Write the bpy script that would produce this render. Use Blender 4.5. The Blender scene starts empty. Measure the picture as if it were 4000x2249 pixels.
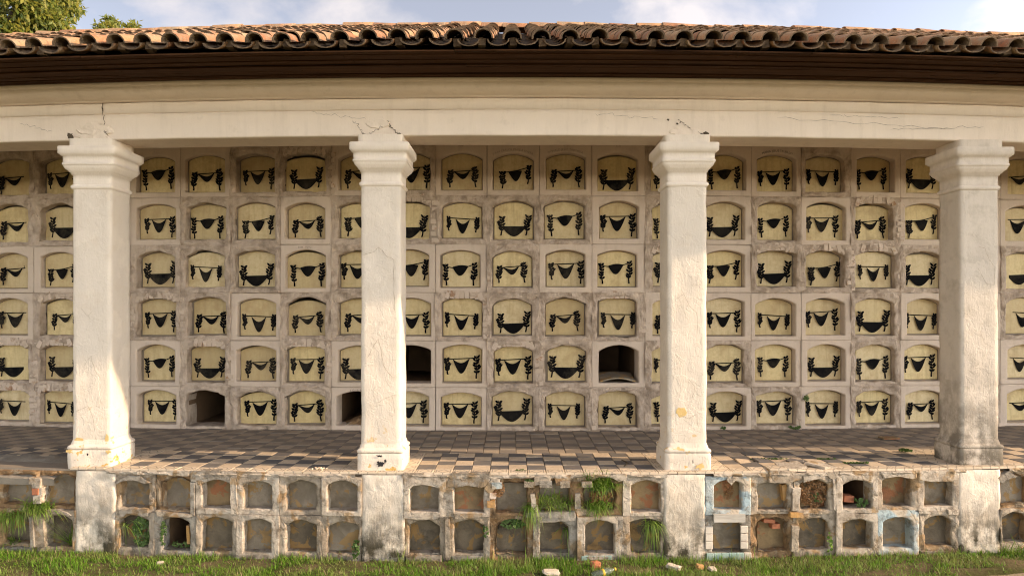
import bpy, math, random
from mathutils import Vector, noise, Matrix
R = random.Random(7)
PI = math.pi
scene = bpy.context.scene
COL = scene.collection

# ------------------------------------------------------------------ camera, sky, sun, exposure
cam_d = bpy.data.cameras.new('camera'); cam = bpy.data.objects.new('camera', cam_d); COL.objects.link(cam)
CAMZ = 1.78
cam.location = (0, 0, CAMZ); cam.rotation_euler = (PI/2, 0, 0)
cam_d.sensor_width = 36; cam_d.lens = 24; cam_d.shift_y = 66/4000; cam_d.clip_end = 3000; cam_d.clip_start = .05
scene.camera = cam
SUN = Vector((5.4, -1.0, 2.35)).normalized()
elev = math.asin(SUN.z); azim = math.atan2(SUN.x, SUN.y)

HAZE = 3.6
world = bpy.data.worlds.new('World'); scene.world = world; world.use_nodes = True
nt = world.node_tree; nt.nodes.clear()
def wn(t): return nt.nodes.new(t)
out = wn('ShaderNodeOutputWorld'); bg = wn('ShaderNodeBackground'); bg.inputs[1].default_value = .1
sky = wn('ShaderNodeTexSky'); sky.sky_type = 'NISHITA'; sky.sun_disc = False
sky.sun_elevation = elev; sky.sun_rotation = azim; sky.altitude = 2600; sky.air_density = 1.0; sky.dust_density = .8; sky.ozone_density = 1.0
tc = wn('ShaderNodeTexCoord'); mp = wn('ShaderNodeMapping'); mp.inputs['Scale'].default_value = (1, 1, 1.6); mp.inputs['Location'].default_value = (3.3, .7, 1.9)
nz = wn('ShaderNodeTexNoise'); nz.inputs['Scale'].default_value = 3.6; nz.inputs['Detail'].default_value = 9; nz.inputs['Roughness'].default_value = .56; nz.inputs['Distortion'].default_value = .25
rp = wn('ShaderNodeValToRGB'); rp.color_ramp.elements[0].position = .46; rp.color_ramp.elements[1].position = .60; rp.color_ramp.elements[0].color = (.3, .3, .3, 1)
mx = wn('ShaderNodeMix'); mx.data_type = 'RGBA'; mx.inputs['B'].default_value = (2.95, 3.4, 4.25, 1)
L = nt.links.new
L(tc.outputs['Generated'], mp.inputs['Vector']); L(mp.outputs[0], nz.inputs['Vector']); L(nz.outputs[0], rp.inputs[0])
L(rp.outputs[0], mx.inputs['Factor']); L(sky.outputs[0], mx.inputs['A']); 
# hazy daylight: the sky brightens evenly towards the horizon and towards the sun
nv = wn('ShaderNodeVectorMath'); nv.operation = 'NORMALIZE'; L(tc.outputs['Generated'], nv.inputs[0])
dt = wn('ShaderNodeVectorMath'); dt.operation = 'DOT_PRODUCT'; dt.inputs[1].default_value = SUN; L(nv.outputs[0], dt.inputs[0])
sx = wn('ShaderNodeSeparateXYZ'); L(nv.outputs[0], sx.inputs[0])
def wm(op, a, b=0.):
    n = wn('ShaderNodeMath'); n.operation = op
    for i, v in enumerate((a, b)):
        if isinstance(v, (int, float)): n.inputs[i].default_value = v
        else: L(v, n.inputs[i])
    return n.outputs[0]
glow = wm('ADD', .95, wm('MULTIPLY', 2.0, wm('POWER', wm('MULTIPLY', wm('ADD', dt.outputs['Value'], 1.), .5), 6.)))
hz = wm('ADD', .76, wm('MULTIPLY', HAZE, wm('EXPONENT', wm('MULTIPLY', wm('MAXIMUM', sx.outputs[2], 0.), -11.))))
vm = wn('ShaderNodeVectorMath'); vm.operation = 'SCALE'; L(mx.outputs['Result'], vm.inputs[0]); L(wm('MULTIPLY', glow, hz), vm.inputs['Scale'])
L(vm.outputs[0], bg.inputs[0]); L(bg.outputs[0], out.inputs[0])

sl = bpy.data.lights.new('sun', 'SUN'); sun = bpy.data.objects.new('sun', sl); COL.objects.link(sun)
sl.energy = 2.0; sl.angle = math.radians(.8); sl.color = (1, .89, .75)
sun.rotation_euler = SUN.to_track_quat('Z', 'Y').to_euler(); sun.location = (20, -5, 15)
scene.view_settings.view_transform = 'Standard'; scene.view_settings.look = 'None'
scene.view_settings.exposure = 1.75; scene.view_settings.gamma = 1
vs = scene.view_settings; vs.use_white_balance = True; vs.white_balance_temperature = 8700; vs.white_balance_tint = 18
scene.cycles.use_denoising = True
scene.cycles.filter_width = 1.1
scene.cycles.max_bounces = 8; scene.cycles.diffuse_bounces = 5

# ------------------------------------------------------------------ materials
M = {}
class NB:
    def __init__(s, name, rough=.9, spec=.25):
        s.m = bpy.data.materials.new(name); s.m.use_nodes = True; s.t = s.m.node_tree
        s.b = s.t.nodes['Principled BSDF']; s.b.inputs['Roughness'].default_value = rough
        s.b.inputs['Specular IOR Level'].default_value = spec
        s.geo = s.t.nodes.new('ShaderNodeNewGeometry'); s.pos = s.geo.outputs['Position']; M[name] = s.m
    def n(s, t): return s.t.nodes.new(t)
    def l(s, a, b): s.t.links.new(a, b)
    def map(s, scale=(1,1,1), loc=(0,0,0), src=None):
        n = s.n('ShaderNodeMapping'); n.inputs['Scale'].default_value = scale; n.inputs['Location'].default_value = loc
        s.l(src or s.pos, n.inputs['Vector']); return n.outputs[0]
    def noise(s, scale, detail=6, rough=.6, vec=None, dist=0):
        n = s.n('ShaderNodeTexNoise'); n.inputs['Scale'].default_value = scale; n.inputs['Detail'].default_value = detail
        n.inputs['Roughness'].default_value = rough; n.inputs['Distortion'].default_value = dist
        s.l(vec or s.pos, n.inputs['Vector']); return n.outputs[0]
    def vor(s, scale, feat='F1', vec=None):
        n = s.n('ShaderNodeTexVoronoi'); n.feature = feat; n.inputs['Scale'].default_value = scale
        s.l(vec or s.pos, n.inputs['Vector']); return n.outputs['Distance']
    def ramp(s, fac, stops):
        n = s.n('ShaderNodeValToRGB'); e = n.color_ramp.elements
        while len(e) < len(stops): e.new(.5)
        for el, (p, c) in zip(e, stops):
            el.position = p; el.color = (c, c, c, 1) if isinstance(c, (int, float)) else (*c, 1)
        s.l(fac, n.inputs[0]); return n.outputs[0]
    def step(s, fac, a, b): return s.ramp(fac, [(a, 0.), (b, 1.)])
    def mix(s, fac, a, b, mode='MIX'):
        n = s.n('ShaderNodeMix'); n.data_type = 'RGBA'; n.blend_type = mode
        for k, v in (('Factor', fac), ('A', a), ('B', b)):
            if isinstance(v, (int, float)): n.inputs[k].default_value = v if k == 'Factor' else (v, v, v, 1)
            elif isinstance(v, tuple): n.inputs[k].default_value = (*v, 1)
            else: s.l(v, n.inputs[k])
        return n.outputs['Result']
    def math(s, op, a, b=0.):
        n = s.n('ShaderNodeMath'); n.operation = op
        for i, v in enumerate((a, b)):
            if isinstance(v, (int, float)): n.inputs[i].default_value = v
            else: s.l(v, n.inputs[i])
        return n.outputs[0]
    def sep(s, src=None):
        n = s.n('ShaderNodeSeparateXYZ'); s.l(src or s.pos, n.inputs[0]); return n.outputs
    def zmask(s, z0, z1):
        n = s.n('ShaderNodeMapRange'); s.l(s.sep()[2], n.inputs[0]); n.inputs[1].default_value = z0; n.inputs[2].default_value = z1
        return n.outputs[0]
    def color(s, c):
        if isinstance(c, tuple): s.b.inputs['Base Color'].default_value = (*c, 1)
        else: s.l(c, s.b.inputs['Base Color'])
    def bump(s, h, dist=.01, strength=1., prev=None):
        n = s.n('ShaderNodeBump'); n.inputs['Distance'].default_value = dist; n.inputs['Strength'].default_value = strength
        s.l(h, n.inputs['Height'])
        if prev is not None: s.l(prev, n.inputs['Normal'])
        s.l(n.outputs[0], s.b.inputs['Normal']); return n.outputs[0]
    def rnd(s):
        n = s.n('ShaderNodeObjectInfo'); return s.math('FRACT', s.math('ADD', n.outputs['Random'], s.geo.outputs['Random Per Island']))

# painted plaster of beam and wall
def plaster(name, c, dirt, dirtamt=(.5, .75), bumpd=.004, flake=0, ochre=0, mold=None, crack=.0):
    k = NB(name, .92, .15)
    col = k.mix(k.step(k.noise(1.7, 5), .3, .75), c, tuple(x*.9 for x in c))
    d = k.step(k.noise(5.5, 8, .65), *dirtamt); col = k.mix(k.math('MULTIPLY', d, .55), col, dirt)
    streak = k.noise(1., 6, .6, k.map((9, 9, .9)))
    col = k.mix(k.math('MULTIPLY', k.step(streak, .52, .8), .3), col, dirt)
    if flake:
        fm = k.step(k.noise(2.6, 7, .55, dist=.3), .555, .565)
        col = k.mix(fm, col, k.mix(k.noise(9, 5), tuple(min(.8, x*1.12) for x in c), tuple(x*.86 for x in c)))
    if ochre:
        om = k.math('MULTIPLY', k.step(k.noise(6.5, 6, .6, k.map((1, 1, 1.3), (5, 2, 1))), .60, .63), k.zmask(.75, .1))
        col = k.mix(om, col, (.55, .34, .11))
        bk = k.math('MULTIPLY', k.step(k.noise(13, 7, .7, k.map((1, 1, 1.8), (1, 7, 3))), .655, .67), k.zmask(.5, .1))
        col = k.mix(bk, col, (.035, .035, .04))
    if mold:
        mm = k.math('MULTIPLY', k.step(k.math('ADD', k.noise(3.4, 8, .68), k.math('MULTIPLY', k.noise(1., 5, .6, k.map((14, 14, 2))), .25)), .50, .68), k.zmask(*mold))
        col = k.mix(mm, col, (.06, .05, .032))
    k.color(col)
    h = k.math('ADD', k.math('MULTIPLY', k.noise(28, 6, .65), .8), k.noise(1., 4, .6, k.map((55, 55, 14))))
    p = k.bump(h, bumpd)
    if flake: p = k.bump(fm, .003, -.8, p); p = k.bump(k.step(k.noise(7, 8, .6, dist=.5), .5, .54), .0025, .7, p)
    return k
CREAM = (.77, .66, .555)
plaster('plaster_beam', (.78, .66, .55), (.45, .36, .28), (.6, .85), .0025)
plaster('plaster_wall', (.58, .47, .38), (.30, .235, .18), (.55, .8), .004)
plaster('plaster_rough', (.52, .415, .33), (.17, .12, .08), (.46, .66), .012)
plaster('plaster_column', (.68, .59, .49), (.58, .46, .34), (.54, .82), .0035, flake=1, ochre=1)
plaster('plaster_grimy', (.62, .535, .445), (.34, .28, .21), (.5, .74), .004, flake=1, mold=(1.2, -.2))
plaster('plaster_pier', (.66, .575, .475), (.40, .31, .22), (.46, .72), .005, flake=1, mold=(-.2, -.8))

plaster('plaster_capital', (.77, .67, .565), (.54, .43, .33), (.6, .85), .003)
plaster('plaster_capital_grimy', (.68, .585, .49), (.36, .29, .22), (.5, .8), .003)
def podium(name, a, b, c, lim=.5):
    k = NB(name, .95, .1)
    col = k.mix(k.step(k.noise(3.1, 7, .62), .38, .62), a, b)
    col = k.mix(k.step(k.noise(4.3, 7, .6, k.map((1, 1, 1), (4, 1, 8)), dist=.4), lim, lim+.06), col, c)
    col = k.mix(k.math('MULTIPLY', k.step(k.noise(9, 8, .72), .47, .66), .75), col, (.12, .09, .06))
    mm = k.math('MULTIPLY', k.step(k.noise(3, 8, .7, k.map((1, 1, 1), (9, 3, 2))), .46, .66), k.zmask(-.62, -.98))
    col = k.mix(mm, col, (.07, .06, .04))
    k.color(col)
    p = k.bump(k.noise(30, 7, .7), .012); k.bump(k.step(k.noise(6, 8, .6, dist=.6), .48, .53), .008, .9, p)
podium('podium_plaster', (.42, .35, .275), (.30, .24, .18), (.31, .20, .11), .53)
podium('podium_grey', (.33, .30, .255), (.24, .205, .165), (.25, .18, .115), .54)
podium('podium_earth', (.36, .22, .115), (.25, .15, .08), (.38, .29, .20), .53)
podium('podium_blue', (.33, .43, .46), (.42, .45, .43), (.50, .42, .33), .52)
podium('podium_white', (.50, .43, .35), (.38, .315, .25), (.36, .25, .15), .55)
def panelmat(name, a, b, c, d):
    k = NB(name, .93, .12)
    r = k.n('ShaderNodeObjectInfo').outputs['Random']
    cb = k.n('ShaderNodeCombineXYZ'); k.l(k.math('MULTIPLY', r, 40.), cb.inputs[0])
    va = k.n('ShaderNodeVectorMath'); k.l(k.pos, va.inputs[0]); k.l(cb.outputs[0], va.inputs[1])
    v = va.outputs[0]
    col = k.mix(k.step(k.noise(4.5, 7, .6, v, .4), .40, .62), a, b)
    col = k.mix(k.step(k.noise(6.5, 7, .6, k.map((1,1,1), (3,6,1), v), .5), .53, .56), col, c)
    col = k.mix(k.math('MULTIPLY', k.step(k.noise(3.4, 6, .6, k.map((1,1,1.3), (8,2,5), v)), .50, .68), .75), col, d)
    k.color(col); p = k.bump(k.noise(34, 6, .7), .007); k.bump(k.step(k.noise(6.5, 7, .6, k.map((1,1,1), (3,6,1), v), .5), .53, .56), .006, -1, p)
panelmat('panel_concrete', (.27, .225, .17), (.19, .155, .115), (.30, .19, .09), (.11, .088, .062))
panelmat('panel_dark', (.17, .135, .095), (.105, .085, .062), (.25, .15, .065), (.045, .038, .03))
panelmat('panel_ochre', (.30, .205, .11), (.22, .15, .085), (.33, .14, .07), (.11, .08, .05))

k = NB('plaque_cream', .55, .35)      # cream painted slab
oi = k.n('ShaderNodeObjectInfo').outputs['Random']
col = k.ramp(oi, [(0, (.60, .465, .23)), (.3, (.66, .53, .29)), (.55, (.52, .40, .215)), (.8, (.62, .50, .30)), (1, (.47, .35, .18))])
col = k.mix(k.math('MULTIPLY', k.step(k.noise(1., 6, .62, k.map((16, 16, 1.6))), .50, .70), .6), col, (.40, .29, .15))
col = k.mix(k.math('MULTIPLY', k.step(k.noise(26, 6, .7), .45, .68), .42), col, (.42, .29, .12))
lowm = k.math('MULTIPLY', k.step(k.noise(4.2, 6, .62, k.map((1,1,1), (2,4,6))), .50, .68), .65)
col = k.mix(lowm, col, (.40, .27, .13)); k.color(col); k.bump(k.noise(40, 4), .0012)
k = NB('paint_black', .8, .06); k.color(k.mix(k.math('MULTIPLY', k.step(k.noise(5, 8, .7), .42, .75), k.n('ShaderNodeObjectInfo').outputs['Random']), (.004, .004, .0045), (.07, .058, .042)))
k = NB('letter_paint', .8, .1); k.color((.30, .245, .20))
k = NB('letter_dark', .8, .1); k.color((.06, .055, .055))
k = NB('chamber', .95, .05); k.color(k.mix(k.noise(6, 6), (.22, .13, .075), (.12, .08, .05))); k.bump(k.noise(20, 5), .01)
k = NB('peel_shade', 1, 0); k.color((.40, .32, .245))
k = NB('crack', 1, 0); k.color((.10, .075, .055))
k = NB('brick_painted', .95, .1)
col = k.mix(k.rnd(), (.58, .465, .375), (.50, .40, .315)); col = k.mix(k.step(k.noise(7, 7, .65), .56, .64), col, (.36, .22, .14)); k.color(col); k.bump(k.noise(30, 6, .7), .01)
k = NB('brick_red', .95, .1); k.color(k.mix(k.noise(12, 6, .65), (.45, .15, .075), (.33, .14, .085))); k.bump(k.noise(30, 6, .7), .01)
k = NB('brick_orange', .95, .1); k.color(k.mix(k.step(k.noise(11, 6, .65), .4, .65), (.50, .27, .10), (.36, .22, .12))); k.bump(k.noise(30, 6, .7), .012)

def tilemat(name, a, b):
    k = NB(name, .7, .12)
    col = k.mix(k.rnd(), a, b)
    col = k.mix(k.math('MULTIPLY', k.step(k.noise(7, 8, .68, dist=.5), .46, .7), .4), col, (.25, .19, .13))
    vein = k.step(k.noise(9, 6, .6, dist=1.6), .49, .5); v2 = k.step(k.noise(9, 6, .6, dist=1.6), .5, .51)
    col = k.mix(k.math('MULTIPLY', k.math('SUBTRACT', vein, v2), .6), col, (.13, .11, .10))
    # dust trodden over the rear rows, patchy
    y = k.sep()[1]; x = k.sep()[0]; yy = k.math('SUBTRACT', y, k.math('MULTIPLY', k.math('MULTIPLY', x, x), .0095))
    mr = k.n('ShaderNodeMapRange'); k.l(yy, mr.inputs[0]); mr.inputs[1].default_value = 8.17; mr.inputs[2].default_value = 8.23; mr.inputs[4].default_value = .62
    dust = k.math('MULTIPLY', k.step(k.math('ADD', k.math('MULTIPLY', k.noise(2.2, 7, .6), .7), k.math('MULTIPLY', mr.outputs[0], .75)), .45, .95), .9)
    col = k.mix(dust, col, (.25, .205, .165)); k.color(col)
    k.l(k.math('ADD', k.math('MULTIPLY', dust, .25), .66), k.b.inputs['Roughness'])
    k.bump(k.noise(25, 5), .0015)
tilemat('tile_light', (.56, .44, .32), (.47, .37, .27))
tilemat('tile_dark', (.105, .10, .102), (.15, .14, .13))
k = NB('tile_pattern', .7, .12)       # border tiles: grey fret lines on cream
tcn = k.n('ShaderNodeTexCoord'); ox, oy, oz_ = k.sep(tcn.outputs['Object'])
ax = k.math('ABSOLUTE', ox); ay = k.math('ABSOLUTE', oy)
def band(v, c, w): return k.math('LESS_THAN', k.math('ABSOLUTE', k.math('SUBTRACT', v, c)), w)
diag = k.math('MULTIPLY', band(k.math('ADD', ax, k.math('MULTIPLY', ay, .8)), .055, .008), 1.)
edge = k.math('MULTIPLY', band(ax, .075, .006), k.math('LESS_THAN', ay, .06))
pm = k.math('MAXIMUM', diag, edge)
col = k.mix(k.rnd(), (.60, .49, .37), (.52, .42, .31)); col = k.mix(k.math('MULTIPLY', pm, .75), col, (.20, .18, .16))
col = k.mix(k.math('MULTIPLY', k.step(k.noise(6, 8, .68), .45, .7), .45), col, (.36, .28, .20)); k.color(col); k.bump(k.noise(25, 5), .0015)
k = NB('mortar', .97, .05); k.color(k.mix(k.noise(7, 6), (.20, .165, .13), (.30, .245, .19))); k.bump(k.noise(30, 6), .006)
k = NB('concrete', .95, .1); k.color(k.mix(k.step(k.noise(4, 8, .65), .35, .7), (.27, .235, .19), (.20, .17, .135))); k.bump(k.noise(24, 7, .7), .012)

k = NB('roof_clay', .92, .15)
r = k.rnd(); col = k.ramp(r, [(0, (.34, .155, .08)), (.35, (.40, .215, .11)), (.7, (.29, .125, .068)), (1, (.41, .25, .14))])
col = k.mix(k.math('MULTIPLY', k.step(k.noise(9, 8, .7), .44, .62), .75), col, (.27, .215, .145))
col = k.mix(k.math('MULTIPLY', k.step(k.noise(23, 6, .7, k.map((1,1,1), (3,5,1))), .56, .66), .75), col, (.10, .085, .065))
col = k.mix(k.math('MULTIPLY', k.step(k.noise(30, 6, .7, k.map((1,1,1), (7,2,9))), .60, .68), .6), col, (.46, .43, .33)); k.color(col); k.bump(k.noise(40, 6, .7), .006)
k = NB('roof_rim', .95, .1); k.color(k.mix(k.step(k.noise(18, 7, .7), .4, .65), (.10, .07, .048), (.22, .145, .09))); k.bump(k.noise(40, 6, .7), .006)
k = NB('roof_deck', .95, .1); k.color((.05, .035, .025))
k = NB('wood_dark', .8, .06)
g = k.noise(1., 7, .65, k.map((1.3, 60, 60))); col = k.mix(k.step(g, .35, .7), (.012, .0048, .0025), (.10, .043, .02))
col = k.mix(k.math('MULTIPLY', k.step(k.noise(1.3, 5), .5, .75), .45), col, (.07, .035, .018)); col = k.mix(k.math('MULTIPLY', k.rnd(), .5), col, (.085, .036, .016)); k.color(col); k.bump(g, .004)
k = NB('wood_grey', .85, .2); g = k.noise(1., 7, .65, k.map((3, 70, 70))); k.color(k.mix(k.step(g, .35, .7), (.48, .44, .38), (.33, .30, .26))); k.bump(g, .004)
k = NB('tile_teal', .3, .5); k.color(k.mix(k.step(k.noise(8, 6), .4, .7), (.28, .40, .36), (.36, .45, .40)))
k = NB('tile_cream', .5, .4); k.color(k.mix(k.step(k.noise(8, 6), .4, .7), (.62, .54, .45), (.52, .44, .36))); k.bump(k.noise(30, 5), .003)

k = NB('soil', 1, .05); col = k.mix(k.step(k.noise(2.5, 8, .65), .4, .62), (.17, .125, .075), (.09, .09, .035)); k.color(col); k.bump(k.noise(25, 8, .7), .03)
k = NB('lawn_far', 1, .05); k.color(k.mix(k.noise(.8, 8, .6), (.125, .118, .06), (.165, .14, .09)))
k = NB('path', 1, .05); k.color(k.mix(k.noise(5, 8, .65), (.40, .32, .22), (.30, .235, .16))); k.bump(k.noise(30, 8, .7), .012)
def leafmat(name, stops, tr=.25):
    k = NB(name, .55, .3); r = k.geo.outputs['Random Per Island']
    col = k.ramp(r, stops); col = k.mix(k.math('MULTIPLY', k.step(k.noise(2.6, 5), .45, .7), .5), col, stops[-1][1]); k.color(col)
    tl = k.n('ShaderNodeBsdfTranslucent'); k.l(col, tl.inputs[0]); ms = k.n('ShaderNodeMixShader'); ms.inputs[0].default_value = tr
    k.l(k.b.outputs[0], ms.inputs[1]); k.l(tl.outputs[0], ms.inputs[2]); k.l(ms.outputs[0], k.t.nodes['Material Output'].inputs[0])
leafmat('grass', [(0, (.06, .16, .014)), (.5, (.13, .31, .024)), (.84, (.21, .37, .05)), (.93, (.32, .27, .12)), (1, (.40, .31, .17))], .35)
leafmat('grass_fresh', [(0, (.045, .12, .010)), (.5, (.13, .27, .025)), (1, (.28, .34, .09))], .3)
leafmat('ivy', [(0, (.035, .085, .02)), (.6, (.07, .13, .03)), (1, (.13, .19, .06))], .2)
leafmat('tree_leaf', [(0, (.05, .085, .012)), (.5, (.11, .135, .02)), (1, (.22, .19, .03))], .3)
leafmat('dry_root', [(0, (.20, .09, .035)), (.6, (.30, .15, .06)), (1, (.14, .075, .035))], .05)
k = NB('bark', .95, .1); k.color(k.mix(k.noise(12, 6), (.12, .09, .06), (.07, .055, .04))); k.bump(k.noise(20, 6), .02)
k = NB('stone_pale', .95, .1); k.color(k.mix(k.noise(12, 7), (.64, .55, .45), (.46, .38, .29))); k.bump(k.noise(30, 7), .01)
k = NB('pebble', .8, .2); k.color(k.mix(k.rnd(), (.80, .68, .52), (.60, .42, .28)))
k = NB('glass_bottle', .08, .5); k.color((.55, .62, .50)); k.b.inputs['Transmission Weight'].default_value = .85; k.b.inputs['IOR'].default_value = 1.45
k = NB('yellow', .5, .3); k.color((.55, .36, .05))
k = NB('stick', .9, .1); k.color((.10, .075, .05))
k = NB('black_fleck', .9, .1); k.color((.03, .03, .032))
k = NB('ochre_paint', .9, .1); k.color(k.mix(k.noise(18, 6), (.60, .38, .13), (.68, .50, .26))); k.bump(k.noise(30, 5), .004)
k = NB('plaster_bare', .95, .1); k.color(k.mix(k.step(k.noise(9, 7, .62), .42, .62), (.70, .64, .57), (.62, .52, .41))); k.bump(k.noise(28, 6), .004)

# ------------------------------------------------------------------ mesh helpers
BOW = .0095
def bow(x, y=7.3):              # the gallery is gently bowed in plan, the front a little more than the rear
    a = abs(x); t = min(1, max(0, (y-7.4)/2.35)); c = BOW-.0027*t; a0 = 6.2+1.4*t
    return c*x*x if a < a0 else c*(a0*a0 + 2*a0*.8*(1-math.exp((a0-a)/.8)))    # straight again further along
def slope(x): return math.atan(2*BOW*x) if abs(x) < 6.8 else 0.
F = 2667.
def px(p, d0):                  # photo column (2575 px wide view) -> metres along the facade at depth d0
    u = (p*1.5534-2000)/F; x = u*d0
    for _ in range(8): x = u*(d0+bow(x, d0))
    return x
class MB:
    def __init__(s): s.v = []; s.f = []
    def grid(s, rows, close=False):
        b = len(s.v); n = len(rows[0])
        for r in rows: s.v.extend(r)
        for i in range(len(rows)-1):
            for j in range(n if close else n-1):
                j2 = (j+1) % n
                s.f.append((b+i*n+j, b+i*n+j2, b+(i+1)*n+j2, b+(i+1)*n+j))
    def poly(s, pts): b = len(s.v); s.v.extend(pts); s.f.append(tuple(range(b, b+len(pts))))
    def box(s, x0, x1, y0, y1, z0, z1):
        b = len(s.v)
        s.v += [(x0,y0,z0),(x1,y0,z0),(x1,y1,z0),(x0,y1,z0),(x0,y0,z1),(x1,y0,z1),(x1,y1,z1),(x0,y1,z1)]
        s.f += [tuple(b+i for i in q) for q in ((0,3,2,1),(4,5,6,7),(0,1,5,4),(1,2,6,5),(2,3,7,6),(3,0,4,7))]
    def tube(s, pts, rad, n=6):
        rows = []
        for i, p in enumerate(pts):
            a = Vector(pts[max(0, i-1)]); b = Vector(pts[min(len(pts)-1, i+1)]); t = (b-a).normalized()
            u = t.orthogonal().normalized(); w = t.cross(u); r = rad[i] if isinstance(rad, (list, tuple)) else rad
            rows.append([tuple(Vector(p)+u*(r*math.cos(2*PI*k/n))+w*(r*math.sin(2*PI*k/n))) for k in range(n)])
        s.grid(rows, True); s.poly(rows[0][::-1]); s.poly(rows[-1])
    def mesh(s, name, mat, smooth=False, bend=False, origin=None):
        v = [(x, y+bow(x, y), z) for x, y, z in s.v] if bend else s.v
        if origin is None:
            n = len(v); origin = (sum(p[0] for p in v)/n, sum(p[1] for p in v)/n, min(p[2] for p in v))
        o = origin
        me = bpy.data.meshes.new(name); me.from_pydata([(a-o[0], b-o[1], c-o[2]) for a, b, c in v], [], s.f)
        me.materials.append(M[mat])
        if smooth: me.polygons.foreach_set('use_smooth', [True]*len(me.polygons))
        me.update(); return me, Vector(o)
    def build(s, name, mat, parent=None, smooth=False, bend=False, origin=None):
        me, o = s.mesh(name, mat, smooth, bend, origin); return link(name, me, o, parent)
WORLDLOC = {}
def link(name, me, loc, parent=None, rot=None):
    ob = bpy.data.objects.new(name, me); COL.objects.link(ob); loc = Vector(loc); WORLDLOC[ob.name] = loc
    ob.location = loc - (WORLDLOC[parent.name] if parent else Vector()); ob.parent = parent
    if rot: ob.rotation_euler = rot
    return ob
def tag(o, label, cat, group=None):
    o['kind'] = 'thing'
    o['label'] = label; o['category'] = cat
    if group: o['group'] = group
    return o
def thing(name, label, cat, loc=(0,0,0), group=None): return tag(link(name, None, loc), label, cat, group)
def struct(o, k='structure'): o['kind'] = k; return o
def N3(x, y, z): return noise.noise(Vector((x, y, z)))
def fbm(x, y, z, o=4): return noise.fractal(Vector((x, y, z)), 1., 2., o)
def vorF(x, y, z): return noise.voronoi(Vector((x, y, z)))[0][0]

YE = 7.25        # front edge of the gallery floor
YW = 9.70        # face of the niche wall
GZ = -.945       # ground at the foot of the podium
XEND = 19.2

# ------------------------------------------------------------------ ground, path
g = MB(); rows = []
ys = [-400, -60, -15, 0, 4, 5.5] + [6+.1*i for i in range(16)] + [8.5, 12, 30, 90, 900]
xs = [-900, -120, -40, -14] + [-9+.15*i for i in range(121)] + [14, 40, 120, 900]
for y in ys: rows.append([(x, y, GZ-.02+(.03*fbm(x*1.3, y*1.3, 3) if 5 < y < 8 and abs(x) < 10 else 0)) for x in xs])
g.grid(rows); struct(g.build('ground', 'lawn_far', smooth=True, origin=(0, 7, GZ)))
s = MB(); rows = []
for j in range(20): rows.append([(-9.5+.1*i, 5.2+.11*j+bow(-9.5+.1*i)*min(1, j/12), GZ+.012+.03*fbm((-9.5+.1*i)*1.3, (5.2+.11*j)*1.3, 3)+.008*N3(i*.9, j*.9, 2)) for i in range(191)])
s.grid(rows); struct(s.build('soil_strip', 'soil', smooth=True))
p = MB(); rows = []
for j in range(9):
    rr = []
    for i in range(40):
        t = i/39; x = 4.35+3.6*t; y = 6.25+.09*j*(.75+.5*t)+.12*N3(i*.25, j*.3, 8)*(1 if 0 < j < 8 else .6)+.12*t
        rr.append((x, y, GZ+.05+.012*N3(x*4, y*4, 1)-(.05 if j in (0, 8) or i in (0, 39) else 0)))
    rows.append(rr)
p.grid(rows); struct(p.build('dirt_path', 'path', smooth=True))

# ------------------------------------------------------------------ gallery floor
floor_ = MB()
for i in range(int(2*XEND/.5)):
    x0 = -XEND+.5*i; x1 = x0+.5
floor_.grid([[(-XEND+.25*i, y, z) for i in range(int(XEND*8)+1)] for y, z in ((YE+.06, -.05), (YE+.06, -.028), (YW+.4, -.028))])
fl = struct(floor_.build('gallery_floor', 'mortar', bend=True))
T = .2
def tile_mesh(name, mat, sx, sy):
    b = MB(); h = .0; e = .004; hx, hy = sx/2-.003, sy/2-.003
    b.box(-hx, hx, -hy, hy, -.022, -.004)
    n = len(b.v); b.v += [(-hx+e, -hy+e, 0), (hx-e, -hy+e, 0), (hx-e, hy-e, 0), (-hx+e, hy-e, 0)]
    b.f = [f for f in b.f if f != (4, 5, 6, 7)]
    b.f += [(4, 5, n+1, n), (5, 6, n+2, n+1), (6, 7, n+3, n+2), (7, 4, n, n+3), (n, n+1, n+2, n+3)]
    return b
tl_m = tile_mesh('t', 0, T, T).mesh('floor_tile', 'tile_light', origin=(0,0,0))[0]
td_m = tile_mesh('t', 0, T, T).mesh('floor_tile', 'tile_dark', origin=(0,0,0))[0]
tp_m = tile_mesh('t', 0, T, T).mesh('floor_tile', 'tile_pattern', origin=(0,0,0))[0]
tb_m = tile_mesh('t', 0, T, .15).mesh('border_tile', 'tile_pattern', origin=(0,0,0))[0]
COLX = [px(238-8, 7.39), px(957, 7.39), px(1728, 7.39), px(2463, 7.39)]
COLX = [-4.665, -1.42, 1.90, 5.226]
cand = []
YT = YE+.226-.08          # rear edge of the narrow border row
for i in range(-58, 58):
    cx0 = .163+T*(i+.5); cx = cx0
    bay0 = cx < COLX[0]-.1
    if not bay0: cand.append((YE+.075, cx, tb_m, 1))
    for j in range(12):
        cy = YE+.15+T*(j+.5); cx = cx0+(.085 if j > 3 else 0)
        if cy > YW+.05: continue
        if bay0 and j < 2: continue
        near = min(abs(cx-c) for c in COLX)
        if near < .225 and cy < YE+.52: continue
        m = tp_m if (near < .42 and j < 4 and not bay0) else (td_m if (i+j) % 2 == 0 else tl_m)
        cand.append((cy, cx, m, 0))
def vis(c):
    cy, cx, m, b = c; d = cy+bow(cx, cy); u = cx/d*F
    return abs(u) < 2010
cand.sort(key=lambda c: (not vis(c), c[0]))
rest = {tl_m: MB(), td_m: MB(), tp_m: MB(), tb_m: MB()}
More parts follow.
